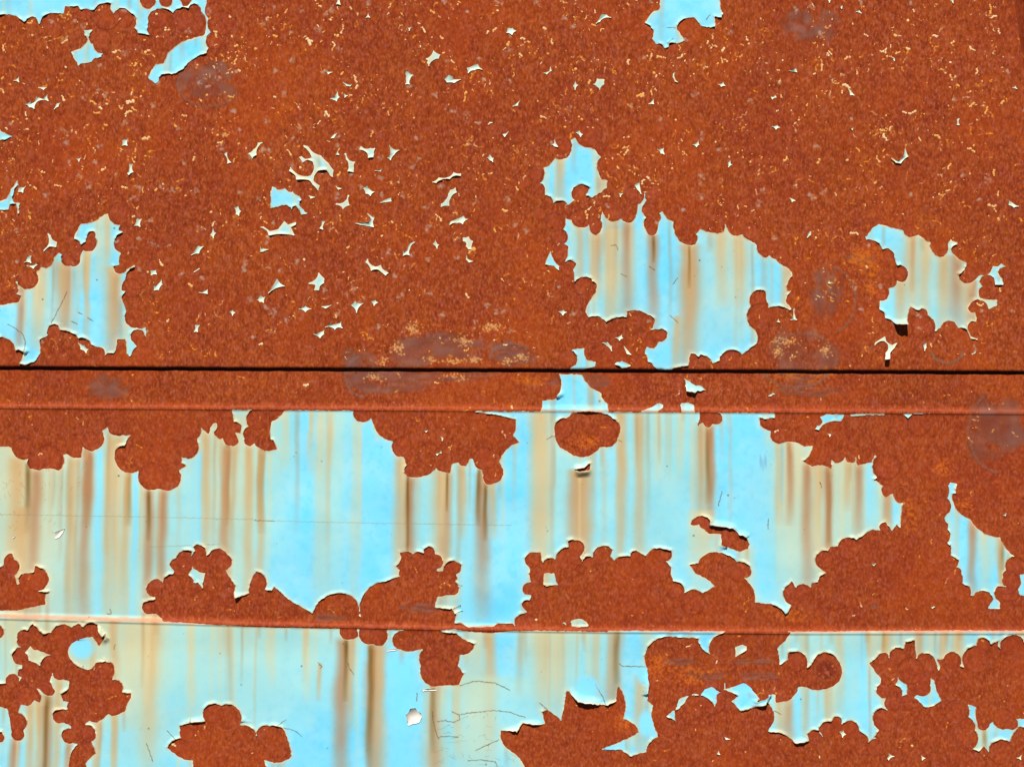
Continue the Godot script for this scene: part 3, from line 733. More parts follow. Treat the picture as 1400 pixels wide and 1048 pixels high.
	for c in ["@0,1 365,545 340,600 300,680 280,722", "@0,1 45,725 90,750 125,780 140,820 132,880", "@0,1 385,708 425,722", "@0,1 475,688 510,706", "@0,1 425,660 450,672", "@1,3 1112,605 1200,580 1310,592 1390,632", "@1,3 1072,748 1110,762 1200,750 1300,740 1400,752", "@1,3 990,800 1040,795 1080,806 1112,790 1112,765", "@1,3 965,745 970,800 985,860 1000,900", "@1,3 1000,885 1060,880 1110,885", "@1,3 880,640 880,690", "@1,3 1160,1015 1230,1010 1310,1020 1320,1048", "@1,3 1200,960 1260,930 1330,900", "@1,3 1080,50 1130,60", "@1,3 115,825 165,788", "@1,3 150,835 210,850 250,880", "@2,1 905,470 880,508", "@2,1 865,675 910,720", "@2,1 595,450 630,466", "@2,1 750,410 785,432", "@2,1 540,295 570,292 580,320", "@2,2 1150,590 1130,672", "@2,3 585,485 608,500 740,502", "@2,3 415,570 440,606", "@2,3 455,595 495,665 515,710", "@2,3 150,700 205,745 268,800", "@2,3 0,755 75,778", "@0,3 600,185 605,215 580,212", "@0,3 625,380 620,410", "@0,3 910,850 960,900", "@0,3 800,920 835,1020", "@3,2 285,540 298,570", "@3,2 5,740 2,800", "@0,3 1040,790 1038,810", "@1,2 -10,750 100,752", "@2,2 190,305 220,290 236,292", "@2,2 585,308 600,320", "@1,3 340,480 358,500 350,515", "@1,3 500,480 515,520 535,545", "@3,3 30,740 75,760", "@2,0 850,150 900,152", "@2,0 850,235 885,210", "@2,0 1060,110 1085,80"]:
		crack(im, c, 0.5, dark)
	for c in ["@0,2 -600,716 0,718 700,728 1400,745", "@1,2 0,750 700,766 1400,776", "@0,2 820,895 1200,880"]:
		crack(im, c, 0.5, rgb(150, 130, 90, 0.33))
	for k in 70:
		var c := Vector2(mark.randf_range(600, 705), mark.randf_range(975, 1060))
		var e := c + Vector2(mark.randf_range(-14, 14), mark.randf_range(-7, 7))
		crack(im, "@0,0 %f,%f %f,%f" % [c.x * 4, c.y * 4, e.x * 4, e.y * 4], 0.32, rgb(120, 96, 62, 0.24))
	for k in 60:
		var c := Vector2(mark.randf_range(0, 120), mark.randf_range(640, 730))
		var e := c + Vector2(mark.randf_range(-6, 6), mark.randf_range(-8, 8))
		crack(im, "@0,0 %f,%f %f,%f" % [c.x * 4, c.y * 4, e.x * 4, e.y * 4], 0.4, rgb(170, 112, 70, 0.3))
	for k in 420:
		dot(im, mark.randf_range(-100, 1500), mark.randf_range(-60, 1120), pow(mark.randf(), 3.0) * 1.3 + 0.25, rgb(80, 92, 84, mark.randf_range(0.2, 0.85)))
	for k in 5: stamp(im, scuffed, 1040.0 + k * 2.2, 618.0 + k % 3 * 3.0, 4, 24)
	for p in [[803, 940, 46, 44], [884, 924, 36, 36], [884, 990, 30, 50], [112, 886, 46, 44], [1020, 940, 40, 24], [970, 948, 40, 20], [835, 1030, 50, 26]]:
		stamp(im, clean, p[0], p[1] - p[3] * 0.5, p[2], p[3])
	paint_picture = im

func noise_bytes(seed_: int, freq: float, octaves: int, stretch := 1.0) -> PackedByteArray:
	var f := FastNoiseLite.new()
	f.seed = seed_; f.frequency = freq; f.fractal_octaves = octaves
	var im := f.get_image(TEX_W, int(TEX_H / stretch), false, false, true)
	if stretch > 1.0: im.resize(TEX_W, TEX_H, Image.INTERPOLATE_BILINEAR)
	return im.get_data()

func make_rust_picture():
	var broad := noise_bytes(5, 0.0045, 4)
	var mid := noise_bytes(6, 0.085, 3, 1.7)
	var fine := noise_bytes(7, 0.42, 2)
	var tone := noise_bytes(8, 0.028, 4)
	var bloom := noise_bytes(10, 0.21, 2, 1.8)
	var stops := [[0.0, rgb(132, 53, 19)], [0.28, rgb(154, 64, 22)], [0.48, rgb(165, 67, 23)], [0.62, rgb(171, 72, 25)], [0.76, rgb(173, 82, 44)], [0.9, rgb(178, 96, 74)], [1.0, rgb(192, 122, 100)]]
	var ramp := []
	for i in 256:
		var t := i / 255.0
		var c: Color = stops[-1][1]
		for k in range(1, stops.size()):
			if t <= stops[k][0]:
				c = (stops[k - 1][1] as Color).lerp(stops[k][1], (t - stops[k - 1][0]) / (stops[k][0] - stops[k - 1][0]))
				break
		ramp.append(c)
	var lr := PackedFloat32Array(); var lg := PackedFloat32Array(); var lb := PackedFloat32Array()
	for c in ramp: lr.append(c.r * 255.0); lg.append(c.g * 255.0); lb.append(c.b * 255.0)
	var out := PackedByteArray()
	out.resize(TEX_W * TEX_H * 4)
	var high := PackedByteArray()
	high.resize(TEX_W * TEX_H)
	for n in TEX_W * TEX_H:
		var m := mid[n]
		var f := fine[n]
		var o := (tone[n] - 128) * 0.0030 + (broad[n] - 128) * 0.0016   # + orange, - maroon
		var l := 0.715 + f * 0.0013 + o * 0.10
		out[n * 4] = clampi(int(lr[m] * (l + o * 0.06)), 0, 255)
		out[n * 4 + 1] = clampi(int(lg[m] * (l + o * 0.22)), 0, 255)
		out[n * 4 + 2] = clampi(int(lb[m] * (l - o * 0.25)), 0, 255)
		out[n * 4 + 3] = 255
		var p := bloom[n] - 152
		if p > 0:
			var k := minf(p * 0.011, 0.55)
			out[n * 4] = int(lerpf(out[n * 4], 186, k)); out[n * 4 + 1] = int(lerpf(out[n * 4 + 1], 112, k)); out[n * 4 + 2] = int(lerpf(out[n * 4 + 2], 92, k))
		elif bloom[n] < 92:
			var k := 1.0 - (92 - bloom[n]) * 0.004
			out[n * 4] = int(out[n * 4] * k); out[n * 4 + 1] = int(out[n * 4 + 1] * k); out[n * 4 + 2] = int(out[n * 4 + 2] * k)
		high[n] = clampi(int(96.0 + (m - 128) * 0.35 + (f - 128) * 0.30 + (tone[n] - 128) * 0.25), 0, 255)
	var im := Image.create_from_data(TEX_W, TEX_H, false, Image.FORMAT_RGBA8, out)
	var hi := Image.create_from_data(TEX_W, TEX_H, false, Image.FORMAT_L8, high)
	hi.convert(Image.FORMAT_RGBA8)
	# old blisters: thin rings and shallow bowls, thickest near the paint that is left
	var mark := RandomNumberGenerator.new()
	mark.seed = 91
	var bowl := ring_stamp(rgb(70, 70, 70, 0.55), rgb(215, 215, 215, 0.8))
	var halo := ring_stamp(rgb(140, 54, 28, 0.14), rgb(110, 46, 28, 0.22))
	var disc := ring_stamp(rgb(164, 68, 42, 0.30), rgb(100, 39, 23, 0.46))
	var halo2 := ring_stamp(rgb(160, 64, 28, 0.14), rgb(180, 106, 84, 0.25))
	for j in range(2, NY - 2, 3):
		for i in range(2, NX - 2, 3):
			var n := j * NX + i
			var d := -maxf(dist[n], chip_dist[n])
			if d > 3.0 and d < 10.5 and mark.randf() < 0.02:
				var r := mark.randf_range(6, 15)
				var p := Vector2(X0 + i * STEP, Y0 + j * STEP)
				var g := Vector2(dist[n + 2] - dist[n - 2], dist[n + 2 * NX] - dist[n - 2 * NX])
				if dist[n] > -10.6 and g.length() > 0.1: p -= g.normalized() * (r - d)
				stamp(hi, bowl, p.x, p.y - r, r * 2, r * 2)
				stamp(im, halo if mark.randf() < 0.6 else halo2, p.x, p.y - r, r * 2, r * 2)
	for k in 160:
		var r := mark.randf_range(4, 13)
		var p := Vector2(mark.randf_range(-110, 1510), mark.randf_range(-80, 1120))
		stamp(hi, bowl, p.x, p.y - r, r * 2, r * mark.randf_range(1.6, 2.2))
	for lobe in lobes:
		var c: Vector2 = lobe[0]
		var r: float = lobe[1]
		stamp(hi, bowl, c.x, c.y - r, r * 2, r * 2)
		stamp(im, disc if mark.randf() < 0.7 else halo2, c.x, c.y - r, r * 2, r * 2)
		for k in 2:
			var q := c + Vector2(mark.randf_range(-1, 1), mark.randf_range(-1, 1)) * (r + 6.0) * 1.6
			var r2 := mark.randf_range(4.0, 11.0)
			stamp(hi, bowl, q.x, q.y - r2, r2 * 2, r2 * 2)
			if k == 0: stamp(im, disc, q.x, q.y - r2, r2 * 2, r2 * 2)
	# broad tints
	over(im, cloud(51, 0.004, rgb(176, 70, 18, 0.26), 0.52, 0.74))
	over(im, cloud(52, 0.005, rgb(136, 48, 24, 0.24), 0.54, 0.78))
	var deep := Image.create(TEX_W, TEX_H - py(556), false, Image.FORMAT_RGBA8)
	deep.fill(rgb(154, 58, 32, 0.14))
	im.blend_rect(deep, Rect2i(Vector2i.ZERO, deep.get_size()), Vector2i(0, py(556)))
	over(im, cloud(53, 0.03, rgb(166, 88, 68, 0.25), 0.56, 0.78))
	over(im, cloud(54, 0.09, rgb(196, 96, 30, 0.42), 0.60, 0.80, 3))
	over(im, cloud(55, 0.14, rgb(172, 96, 84, 0.34), 0.58, 0.76, 3))
	var greys := [soft_stamp(24, 24, rgb(128, 92, 84, 0.34), true), soft_stamp(24, 24, rgb(122, 74, 62, 0.36), true), soft_stamp(24, 24, rgb(150, 100, 86, 0.28), true), soft_stamp(24, 24, rgb(122, 58, 40, 0.36), true), soft_stamp(24, 24, rgb(70, 70, 70, 0.4), true)]
	# bare and greyed patches with granular primer
	for p in [[285, 112, 92, 62, 0.55], [1110, 34, 100, 60, 0.35], [150, 530, 70, 40, 0.6], [1098, 487, 116, 90, 0.35], [700, 486, 60, 36, 0.65], [600, 480, 150, 60, 0.5], [490, 500, 60, 60, 0.6], [530, 520, 130, 46, 0.5], [620, 512, 150, 24, 0.35], [1366, 585, 110, 110, 0.55], [1130, 400, 60, 90, 0.25], [1175, 355, 50, 20, 0.5], [930, 905, 60, 12, 0.7], [965, 925, 70, 14, 0.7], [1030, 905, 70, 10, 0.6], [1040, 925, 60, 14, 0.5], [450, 845, 50, 14, 0.6], [575, 832, 70, 16, 0.5], [690, 478, 40, 30, 0.6], [720, 490, 40, 20, 0.5], [1105, 535, 110, 20, 0.4], [1197, 830, 14, 8, 0.6], [600, 462, 50, 20, 0.4], [790, 522, 110, 26, 0.35]]:
		for k in 50:
			var shade: Image = greys[mark.randi() % 4]
			var q := Vector2.from_angle(mark.randf() * TAU) * sqrt(mark.randf()) * 0.5
			var w: float = p[2] * mark.randf_range(0.15, 0.42) * (1.0 if p[4] > 0.4 else 0.7)
			var h: float = p[3] * mark.randf_range(0.15, 0.42)
			stamp(im, shade, p[0] + q.x * p[2] * 0.8, p[1] + q.y * p[3] * 0.8 - h * 0.5, w, h)
			stamp(hi, greys[4], p[0] + q.x * p[2], p[1] + q.y * p[3] - h * 0.5, w, h)
	for p in [[565, 450, 14, 11], [544, 475, 12, 9], [634, 466, 14, 9], [672, 448, 20, 8], [588, 492, 10, 6], [620, 493, 16, 6], [648, 491, 14, 6], [695, 494, 10, 5], [714, 488, 14, 7], [512, 516, 16, 6], [622, 515, 18, 5], [1075, 466, 20, 9], [1062, 482, 12, 6], [1130, 478, 8, 14], [524, 494, 8, 8], [855, 985, 20, 16], [1195, 395, 16, 12], [1175, 350, 22, 20], [1290, 640, 16, 12], [1320, 690, 14, 12], [945, 930, 30, 10], [900, 910, 20, 24], [805, 605, 28, 12]]:
		for k in int(p[2] * p[3] * 0.5):
			var q := Vector2(mark.randfn(), mark.randfn()) * 0.45
			dot(im, p[0] + q.x * p[2], p[1] + q.y * p[3], mark.randf_range(0.5, 1.6), rgb(214, 158, 96, mark.randf_range(0.35, 0.8)) if p[1] < 540 and p[1] > 400 and p[0] < 1160 else rgb(208, 104, 28, 0.4))
	var slab := soft_stamp(24, 24, rgb(200, 104, 24, 0.42), true)
	for p in [[1241, 704, 22, 44], [1186, 345, 40, 30], [1178, 360, 50, 24], [1192, 352, 26, 40], [1130, 505, 60, 12], [1085, 838, 40, 16], [1100, 512, 70, 14], [728, 518, 46, 12], [950, 912, 60, 12]]:
		for k in 46:
			var q := Vector2.from_angle(mark.randf() * TAU) * sqrt(mark.randf()) * 0.55
			var w := mark.randf_range(2.0, 9.0)
			stamp(im, slab, p[0] + q.x * p[2], p[1] + q.y * p[3], w, w * mark.randf_range(0.5, 1.2))
			stamp(hi, greys[4], p[0] + q.x * p[2], p[1] + q.y * p[3], w, w)
	var scar := ring_stamp(rgb(112, 40, 26, 0.6), rgb(150, 84, 50, 0.8))
	stamp(im, scar, 1131, 900, 36, 34)
	stamp(hi, bowl, 1131, 900, 36, 34)
	for k in 90:
		var q := Vector2(mark.randfn(), mark.randfn()) * 6.0
		dot(im, 1131 + q.x, 916 + q.y, mark.randf_range(0.5, 1.8), rgb(96, 36, 24, 0.4) if k % 3 else rgb(196, 110, 70, 0.5))
	for k in 900:
		dot(im, mark.randf_range(-110, 1510), mark.randf_range(-80, 1120), 0.4 + pow(mark.randf(), 4.0) * 2.0, rgb(92, 40, 24, mark.randf_range(0.25, 0.6)))
	# rims of the large old blisters
	for arc in [[1098, 490, 46, 34, -2.6, 0.4], [1132, 410, 38, 46, -1.4, 1.2], [1366, 590, 40, 55, 1.5, 4.2], [700, 492, 30, 22, 3.2, 5.6], [1295, 478, 22, 18, 0.1, 3.0], [285, 115, 42, 30, 0.4, 3.6], [500, 515, 28, 28, 1.6, 4.4], [1090, 505, 45, 24, 0.2, 3.0]]:
		for k in 260:
			var t: float = lerpf(arc[4], arc[5], k / 260.0)
			var q := Vector2(arc[0] + cos(t) * arc[2], arc[1] + sin(t) * arc[3]) + Vector2(mark.randfn(), mark.randfn()) * 0.9
			dot(im, q.x, q.y, mark.randf_range(0.5, 1.8), rgb(126, 98, 88, 0.17))
			dot(hi, q.x, q.y, 1.6, Color(0.75, 0.75, 0.75, 0.3))
	# lavender-grey spots and ochre crumbs too small to build
	for k in 260:
		var p := Vector2(mark.randf_range(-100, 1500), pow(mark.randf(), 1.3) * 480.0) if k < 160 else Vector2(mark.randf_range(20, 700), mark.randf_range(10, 470))
		var w := mark.randf_range(2.5, 6.0)
		for m in 9: dot(im, p.x + mark.randfn() * w * 0.5, p.y + mark.randfn() * w * 0.45, mark.randf_range(0.6, 2.2), rgb(176, 142, 128, mark.randf_range(0.25, 0.6)))
	var gather := FastNoiseLite.new()
	gather.seed = 4; gather.frequency = 0.012
	for k in 17000:
		var p := Vector2(mark.randf_range(-120, 1520), mark.randf_range(-90, 1130))
		var likely := 0.22 + gather.get_noise_2d(p.x, p.y) * 1.1
		likely *= 1.0 if p.y < 330 else (0.6 if p.y < 505 else 0.2)
		if mark.randf() > likely: continue
		var c := rgb(238, 156, 50) if mark.randf() < 0.82 else rgb(244, 208, 156)
		var heading := mark.randf() * TAU
		for m in 1 + int(pow(mark.randf(), 2.5) * 9.0):
			var r := 0.4 + pow(mark.randf(), 2.0) * 0.9
			c.a = mark.randf_range(0.35, 0.9)
			dot(im, p.x, p.y, r, c)
			dot(hi, p.x, p.y, r, Color(0.85, 0.85, 0.85, 0.7))
			heading += mark.randf_range(-0.9, 0.9)
			p += Vector2(cos(heading), sin(heading)) * mark.randf_range(0.7, 2.2)
	# paler, pinker folds: worn rust, with the sunlit ridge highlight painted in
	var worn_highlight := soft_stamp(24, 24, rgb(188, 100, 80, 0.2), true)
	for x in range(-120, 1520, 6):
		stamp(im, worn_highlight, x, fold_a(x) - 7.0 + mark.randf() * 1.5, 18, 6)
		stamp(im, worn_highlight, x, fold_b(x) - 7.0 + mark.randf() * 1.5, 18, 6)
	rust_picture = im
	relief_picture = hi

func ring_stamp(inside: Color, ring: Color) -> Image:
	var im := Image.create(48, 48, false, Image.FORMAT_RGBA8)
	for j in 48:
		for i in 48:
			var r := Vector2(i - 23.5, j - 23.5).length() / 24.0
			var k := exp(-pow((r - 0.90) / 0.07, 2.0))
			var c := inside.lerp(ring, k)
			c.a = maxf(inside.a * ease_in((0.93 - r) * 3.0), ring.a * k)
			im.set_pixel(i, j, c)
	return im

func make_materials():
	var rust_map := ImageTexture.create_from_image(rust_picture)
	var relief := ImageTexture.create_from_image(relief_picture)
	var paint_map := ImageTexture.create_from_image(paint_picture)
	var grain := NoiseTexture2D.new()
	grain.width = 512; grain.height = 512; grain.seamless = true
	var gn := FastNoiseLite.new()
	gn.seed = 9; gn.frequency = 0.05; gn.fractal_octaves = 4
	grain.noise = gn
	var r := StandardMaterial3D.new()
	r.resource_name = "rusted_steel"
	r.albedo_texture = rust_map
	r.roughness = 0.92
	r.metallic_specular = 0.25
	r.heightmap_enabled = true
	r.heightmap_texture = relief
	r.heightmap_scale = 0.05
	M.rust = r
	var n := r.duplicate() as StandardMaterial3D
	n.resource_name = "dark_rusted_steel"
	n.albedo_color = Color(0.80, 0.74, 0.78)
	M.brown = n
	var p := StandardMaterial3D.new()
	p.resource_name = "weathered_paint"
	p.albedo_texture = paint_map
	p.roughness = 0.62
	p.metallic_specular = 0.35
	p.heightmap_enabled = true
	p.heightmap_texture = grain
	p.heightmap_scale = 0.008
	M.paint = p
	var g := StandardMaterial3D.new()
	g.resource_name = "primer"
	g.vertex_color_use_as_albedo = true
	g.roughness = 0.85
	M.primer = g
	var d := StandardMaterial3D.new()
	d.resource_name = "dark_steel"
	d.albedo_color = Color(0.42, 0.24, 0.16)
	d.roughness = 0.9
	M.dark = d


# ------------------------------------------------------------------ building
func obj(called: String, mesh: Mesh, mats: Array, parent: Node) -> MeshInstance3D:
	var o := MeshInstance3D.new()
	o.name = called
	o.mesh = mesh
	for i in mesh.get_surface_count(): mesh.surface_set_material(i, mats[mini(i, mats.size() - 1)])
	parent.add_child(o, true)
	return o

func thing(called: String, label: String, category: String) -> Node3D:
	var o := Node3D.new()
	o.name = called
	add_child(o, true)
	o.set_meta("label", label)
	o.set_meta("category", category)
	return o

# a sheet between the rows of lines(x), with its top or bottom edge turned back by hem mm
func sheet(rows: Array, xa: float, xb: float, hem_top: float, hem_bottom: float, right_edge := 0.0) -> ArrayMesh:
	var st := SurfaceTool.new()
	st.begin(Mesh.PRIMITIVE_TRIANGLES)
	var cols := int((xb - xa) / 6.0) + 1
	var all := rows.duplicate()
	var n := all.size()
	for r in n:
		for c in cols + 1:
			var x := xa + (xb - xa) * c / cols
			var y: float = (all[r] as Callable).call(x)
			if right_edge > 0.0 and c == cols: x = right_edge + 11.0 * y / 82.0
			st.set_uv(uv_at(x, y)); st.add_vertex(at(x, y, steel_z(x, y)))
	for r in n - 1:
		for c in cols:
			var a := r * (cols + 1) + c
			for k in [a, a + 1, a + cols + 1, a + 1, a + cols + 2, a + cols + 1]: st.add_index(k)
	st.generate_normals()
	var mesh := st.commit()
	var edge := SurfaceTool.new()
	edge.begin(Mesh.PRIMITIVE_TRIANGLES)
	for side in [[0, hem_top, 1], [n - 1, hem_bottom, 0]]:
		if side[1] <= 0.0: continue
		for c in cols:
			var q := []
			for k in 2:
				var x := xa + (xb - xa) * (c + k) / cols
				var y: float = (all[side[0]] as Callable).call(x)
				q.append([x, y, steel_z(x, y)])
			var a := at(q[0][0], q[0][1], q[0][2]); var b := at(q[1][0], q[1][1], q[1][2])
			var back := Vector3(0, 0, -side[1] * S)
			var tri := [a, b, b + back, a, b + back, a + back] if side[2] == 0 else [b, a, a + back, b, a + back, b + back]
			for v in tri:
				edge.set_uv(uv_at(v.x / S + 700.0, 524.0 - (v.y - 1.2) / S + v.z / S)); edge.add_vertex(v)
	edge.generate_normals()
	edge.commit(mesh)
	return mesh

func build_sheets():
	var xa := -420.0
	var xb := 1820.0
	upper = thing("upper_steel_sheet", "broad rusted steel sheet above the dark seam, dotted with small curled paint flakes", "steel sheet")
	var rows := []
	for k in 31: rows.append(func(x: float) -> float: return lerpf(-420.0, seam(x) - 4.5, k / 30.0))
	for k in 8: rows.append(func(x: float) -> float: return seam(x) - 4.0 + k * 4.0 / 7.0)
	sheet_top = obj("rusted_sheet", sheet(rows, xa, 1388.0, 0, 7, 1388.0), [M.rust], upper)
	# the turned-back right-hand edge of the upper sheet
	var st := SurfaceTool.new()
	st.begin(Mesh.PRIMITIVE_TRIANGLES)
	for k in 30:
		var q := []
		for m in 2:
			var y := lerpf(-420.0, seam(1388.0), (k + m) / 30.0)
			var x := 1388.0 + 11.0 * y / 82.0
			q.append(at(x, y, steel_z(x, y)))
		var back := Vector3(-0.0006, 0, -0.012)
		for v in [q[0], q[0] + back, q[1] + back, q[0], q[1] + back, q[1]]:
			st.set_uv(uv_at(v.x / S + 700.0, 524.0 - (v.y - 1.2) / S)); st.add_vertex(v)
	st.generate_normals()
	obj("side_hem", st.commit(), [M.rust], upper)

	lower = thing("lower_steel_sheet", "folded steel sheet below the seam, blue paint streaked by rust run-off", "steel sheet")
	rows = []
	for k in 8: rows.append(func(x: float) -> float: return lerpf(seam(x) + 4.4 + ragged.get_noise_2d(x * 0.25, 50.0) * 0.5, fold_a(x) - 12.5, k / 7.0))
	for k in 9: rows.append(func(x: float) -> float: return fold_a(x) - 12.0 + k * 1.5)
	strip = obj("top_strip", sheet(rows, xa, xb, 7, 0), [M.rust], lower)
	rows = []
	for k in [0.0, 0.9, 1.8, 2.7, 5.0, 12.0, 22.0]: rows.append(func(x: float) -> float: return fold_a(x) + k)
	for k in 14: rows.append(func(x: float) -> float: return lerpf(fold_a(x) + 34.0, fold_b(x) - 12.5, k / 13.0))
	for k in 9: rows.append(func(x: float) -> float: return fold_b(x) - 12.0 + k * 1.5)
	middle = obj("middle_field", sheet(rows, xa, xb, 0, 0), [M.rust], lower)
	rows = []
	for k in [0.0, 0.9, 1.8, 2.7, 5.0, 12.0, 22.0, 32.0]: rows.append(func(x: float) -> float: return fold_b(x) + k)
	for k in 24: rows.append(func(x: float) -> float: return lerpf(fold_b(x) + 40.0, 1460.0, k / 23.0))
	bottom = obj("bottom_field", sheet(rows, xa, xb, 0, 0), [M.rust], lower)

	# the plate beyond the right-hand edge, set back a little
	var plate := BoxMesh.new()
	plate.size = Vector3(0.46, 0.96, 0.004)
	var beyond := thing("neighbouring_plate", "dark brown plate just visible beyond the right edge of the upper sheet", "steel plate")
	beyond.position = at(1600.0, 500.0, -14.0)
	var face := SurfaceTool.new()
	face.append_from(plate, 0, Transform3D(Basis(), Vector3(0, 0.48, 0)))
	obj("plate_face", face.commit(), [M.brown], beyond)
	# the framing behind the sheets that the open seam looks into
	var rail := BoxMesh.new()
	rail.size = Vector3(2.24, 1.86, 0.01)
	var frame := MeshInstance3D.new()
	frame.name = "backing_frame"
	frame.mesh = rail
	rail.material = M.dark
	frame.position = at(700.0, 520.0, -18.5)
	add_child(frame, true)
	frame.set_meta("label", "dark steel frame inside the open horizontal seam between the sheets")
	frame.set_meta("category", "steel frame")

func lift_at(x: float, y: float, d: float, hangs := 0.5) -> float:
	var n := lips.get_noise_2d(x, y)
	var h := 0.55 + maxf(0.0, n + 0.28) * 2.7 * hangs * exp(-d * d / 6.0) + lips.get_noise_2d(x * 0.35 + 300.0, y * 0.35) * 0.25
	for f in flaps:
		var v := Vector2(x, y) - (f[0] as Vector2)
		var t: float = v.dot(f[1]) / f[2]
		if t <= 0.0 or t > 1.9: continue
		var s: float = absf(v.cross(f[1])) / f[3]
		if s >= 1.0: continue
		h += f[4] * minf(t * t, 1.6) * ease_in((1.0 - s) * 1.6) * (1.0 - ease_in(d / 10.0))
	return maxf(h, 0.35)

# 1 where the paint ends downwards and its lip hangs free, near 0 where it ends upwards or sideways
func hanging(n: int) -> float:
	if n < 2 * NX or n >= NX * (NY - 2): return 0.3
	var g := Vector2(dist[n + 1] - dist[n - 1], dist[n + NX] - dist[n - NX])
	return 0.3 if g.length() < 0.01 else 0.12 + 0.88 * maxf(0.0, -g.normalized().y - 0.1 * g.normalized().x)

func field_of(x: float, y: float) -> int:
	if y < seam(x) + 2.5: return 0
	if y < fold_a(x) - 6.0: return 1
	if y < fold_b(x) - 7.0: return 2
	return 3

func build_paint():
	var label := PackedInt32Array()
	label.resize(NX * NY)
	var parents := [upper, strip, middle, bottom]
	var count := 0
	var members := []
	var homes := []
	var stack := PackedInt32Array()
	var field := PackedByteArray()
	field.resize(NX * NY)
	for j in NY:
		for i in NX:
			if mask[j * NX + i] == 1: field[j * NX + i] = field_of(X0 + i * STEP, Y0 + j * STEP) + 1
	for n0 in NX * NY:
		if mask[n0] == 0 or label[n0] != 0: continue
		count += 1
		var nodes := PackedInt32Array()
		stack.clear()
		stack.append(n0)
		label[n0] = count
		while stack.size() > 0:
			var n := stack[-1]
			stack.remove_at(stack.size() - 1)
			nodes.append(n)
			var i := n % NX
			for s in [-1, 1, -NX, NX]:
				if (s == -1 and i == 0) or (s == 1 and i == NX - 1): continue
				var m: int = n + s
				if m < 0 or m >= NX * NY or label[m] != 0 or field[m] != field[n0]: continue
				label[m] = count
				stack.append(m)
		members.append(nodes)
		homes.append(field[n0] - 1)
	var cells := []
	cells.resize(count + 1)
	for k in count + 1: cells[k] = []
	for j in NY - 1:
		for i in NX - 1:
			var n := j * NX + i
			var l := label[n]
			if l == 0: l = label[n + 1]
			if l == 0: l = label[n + NX]
			if l == 0: l = label[n + NX + 1]
			if l > 0: cells[l].append(n)
	var heights := PackedFloat32Array()
	heights.resize(NX * NY)
	heights.fill(-999.0)
	var node_at := PackedInt32Array(); node_at.resize(NX * NY)
	var across_at := PackedInt32Array(); across_at.resize(NX * NY)
	var down_at := PackedInt32Array(); down_at.resize(NX * NY)
	for k in range(1, count + 1):
		if members[k - 1].size() < 5: continue
		node_at.fill(-1); across_at.fill(-1); down_at.fill(-1)
		var v := PackedVector3Array()
		var uv := PackedVector2Array()
		var depth := PackedFloat32Array()
		var index := PackedInt32Array()
		var wall := PackedInt32Array()
		var under := PackedInt32Array()
		for n: int in cells[k]:
			var i := n % NX
			var j := n / NX
			var corner := [n, n + 1, n + NX + 1, n + NX]
			var poly := PackedInt32Array()
			var cut := -1
			var ends := PackedInt32Array()
			for c in 4:
				var a: int = corner[c]
				var b: int = corner[(c + 1) % 4]
				var da := dist[a]
				var db := dist[b]
				if da > 0.0:
					if node_at[a] < 0:
						node_at[a] = v.size()
						var x := X0 + (a % NX) * STEP
						var y := Y0 + (a / NX) * STEP
						if heights[a] < -900.0: heights[a] = steel_z(x, y) + lift_at(x, y, da, hanging(a))
						v.append(at(x, y, heights[a])); uv.append(uv_at(x, y)); depth.append(da)
					poly.append(node_at[a])
				if (da > 0.0) != (db > 0.0):
					var horizontal := c % 2 == 0
					var key := mini(a, b)
					var have := across_at[key] if horizontal else down_at[key]
					if have < 0:
						have = v.size()
						var t := clampf(da / (da - db), 0.02, 0.98)
						var x := X0 + ((a % NX) + ((b % NX) - (a % NX)) * t) * STEP
						var y := Y0 + ((a / NX) + ((b / NX) - (a / NX)) * t) * STEP
						v.append(at(x, y, steel_z(x, y) + lift_at(x, y, 0.0, hanging(a)))); uv.append(uv_at(x, y)); depth.append(0.0)
						if horizontal: across_at[key] = have
						else: down_at[key] = have
					poly.append(have)
					ends.append(have)
			for t in range(1, poly.size() - 1):
				index.append(poly[0]); index.append(poly[t]); index.append(poly[t + 1])
			if poly.size() > 2 and (ends.size() > 0 or dist[n] < 7.0):
				for t in range(1, poly.size() - 1):
					under.append(poly[0]); under.append(poly[t + 1]); under.append(poly[t])
			if ends.size() == 2: wall.append_array(ends)
		if index.size() == 0: continue
		var arrays := []
		arrays.resize(Mesh.ARRAY_MAX)
		arrays[Mesh.ARRAY_VERTEX] = v; arrays[Mesh.ARRAY_TEX_UV] = uv; arrays[Mesh.ARRAY_INDEX] = index
		var st := SurfaceTool.new()
		st.create_from_arrays(arrays)
		st.generate_normals()
		var mesh := st.commit()
		var rim := SurfaceTool.new()
		rim.begin(Mesh.PRIMITIVE_TRIANGLES)
		var thick := Vector3(0, 0, -0.00045)
		for w in range(0, wall.size(), 2):
			var a := v[wall[w]]; var b := v[wall[w + 1]]
			for q in [[a, 0], [b, 1], [b + thick, 1], [a, 0], [b + thick, 1], [a + thick, 0]]:
				rim.set_uv(uv[wall[w + q[1]]]); rim.add_vertex(q[0])
		for q in under:
			rim.set_uv(uv[q]); rim.add_vertex(v[q] + thick)
		rim.generate_normals()
		rim.commit(mesh)
		obj("paint_patch", mesh, [M.paint, M.paint], parents[homes[k - 1]])

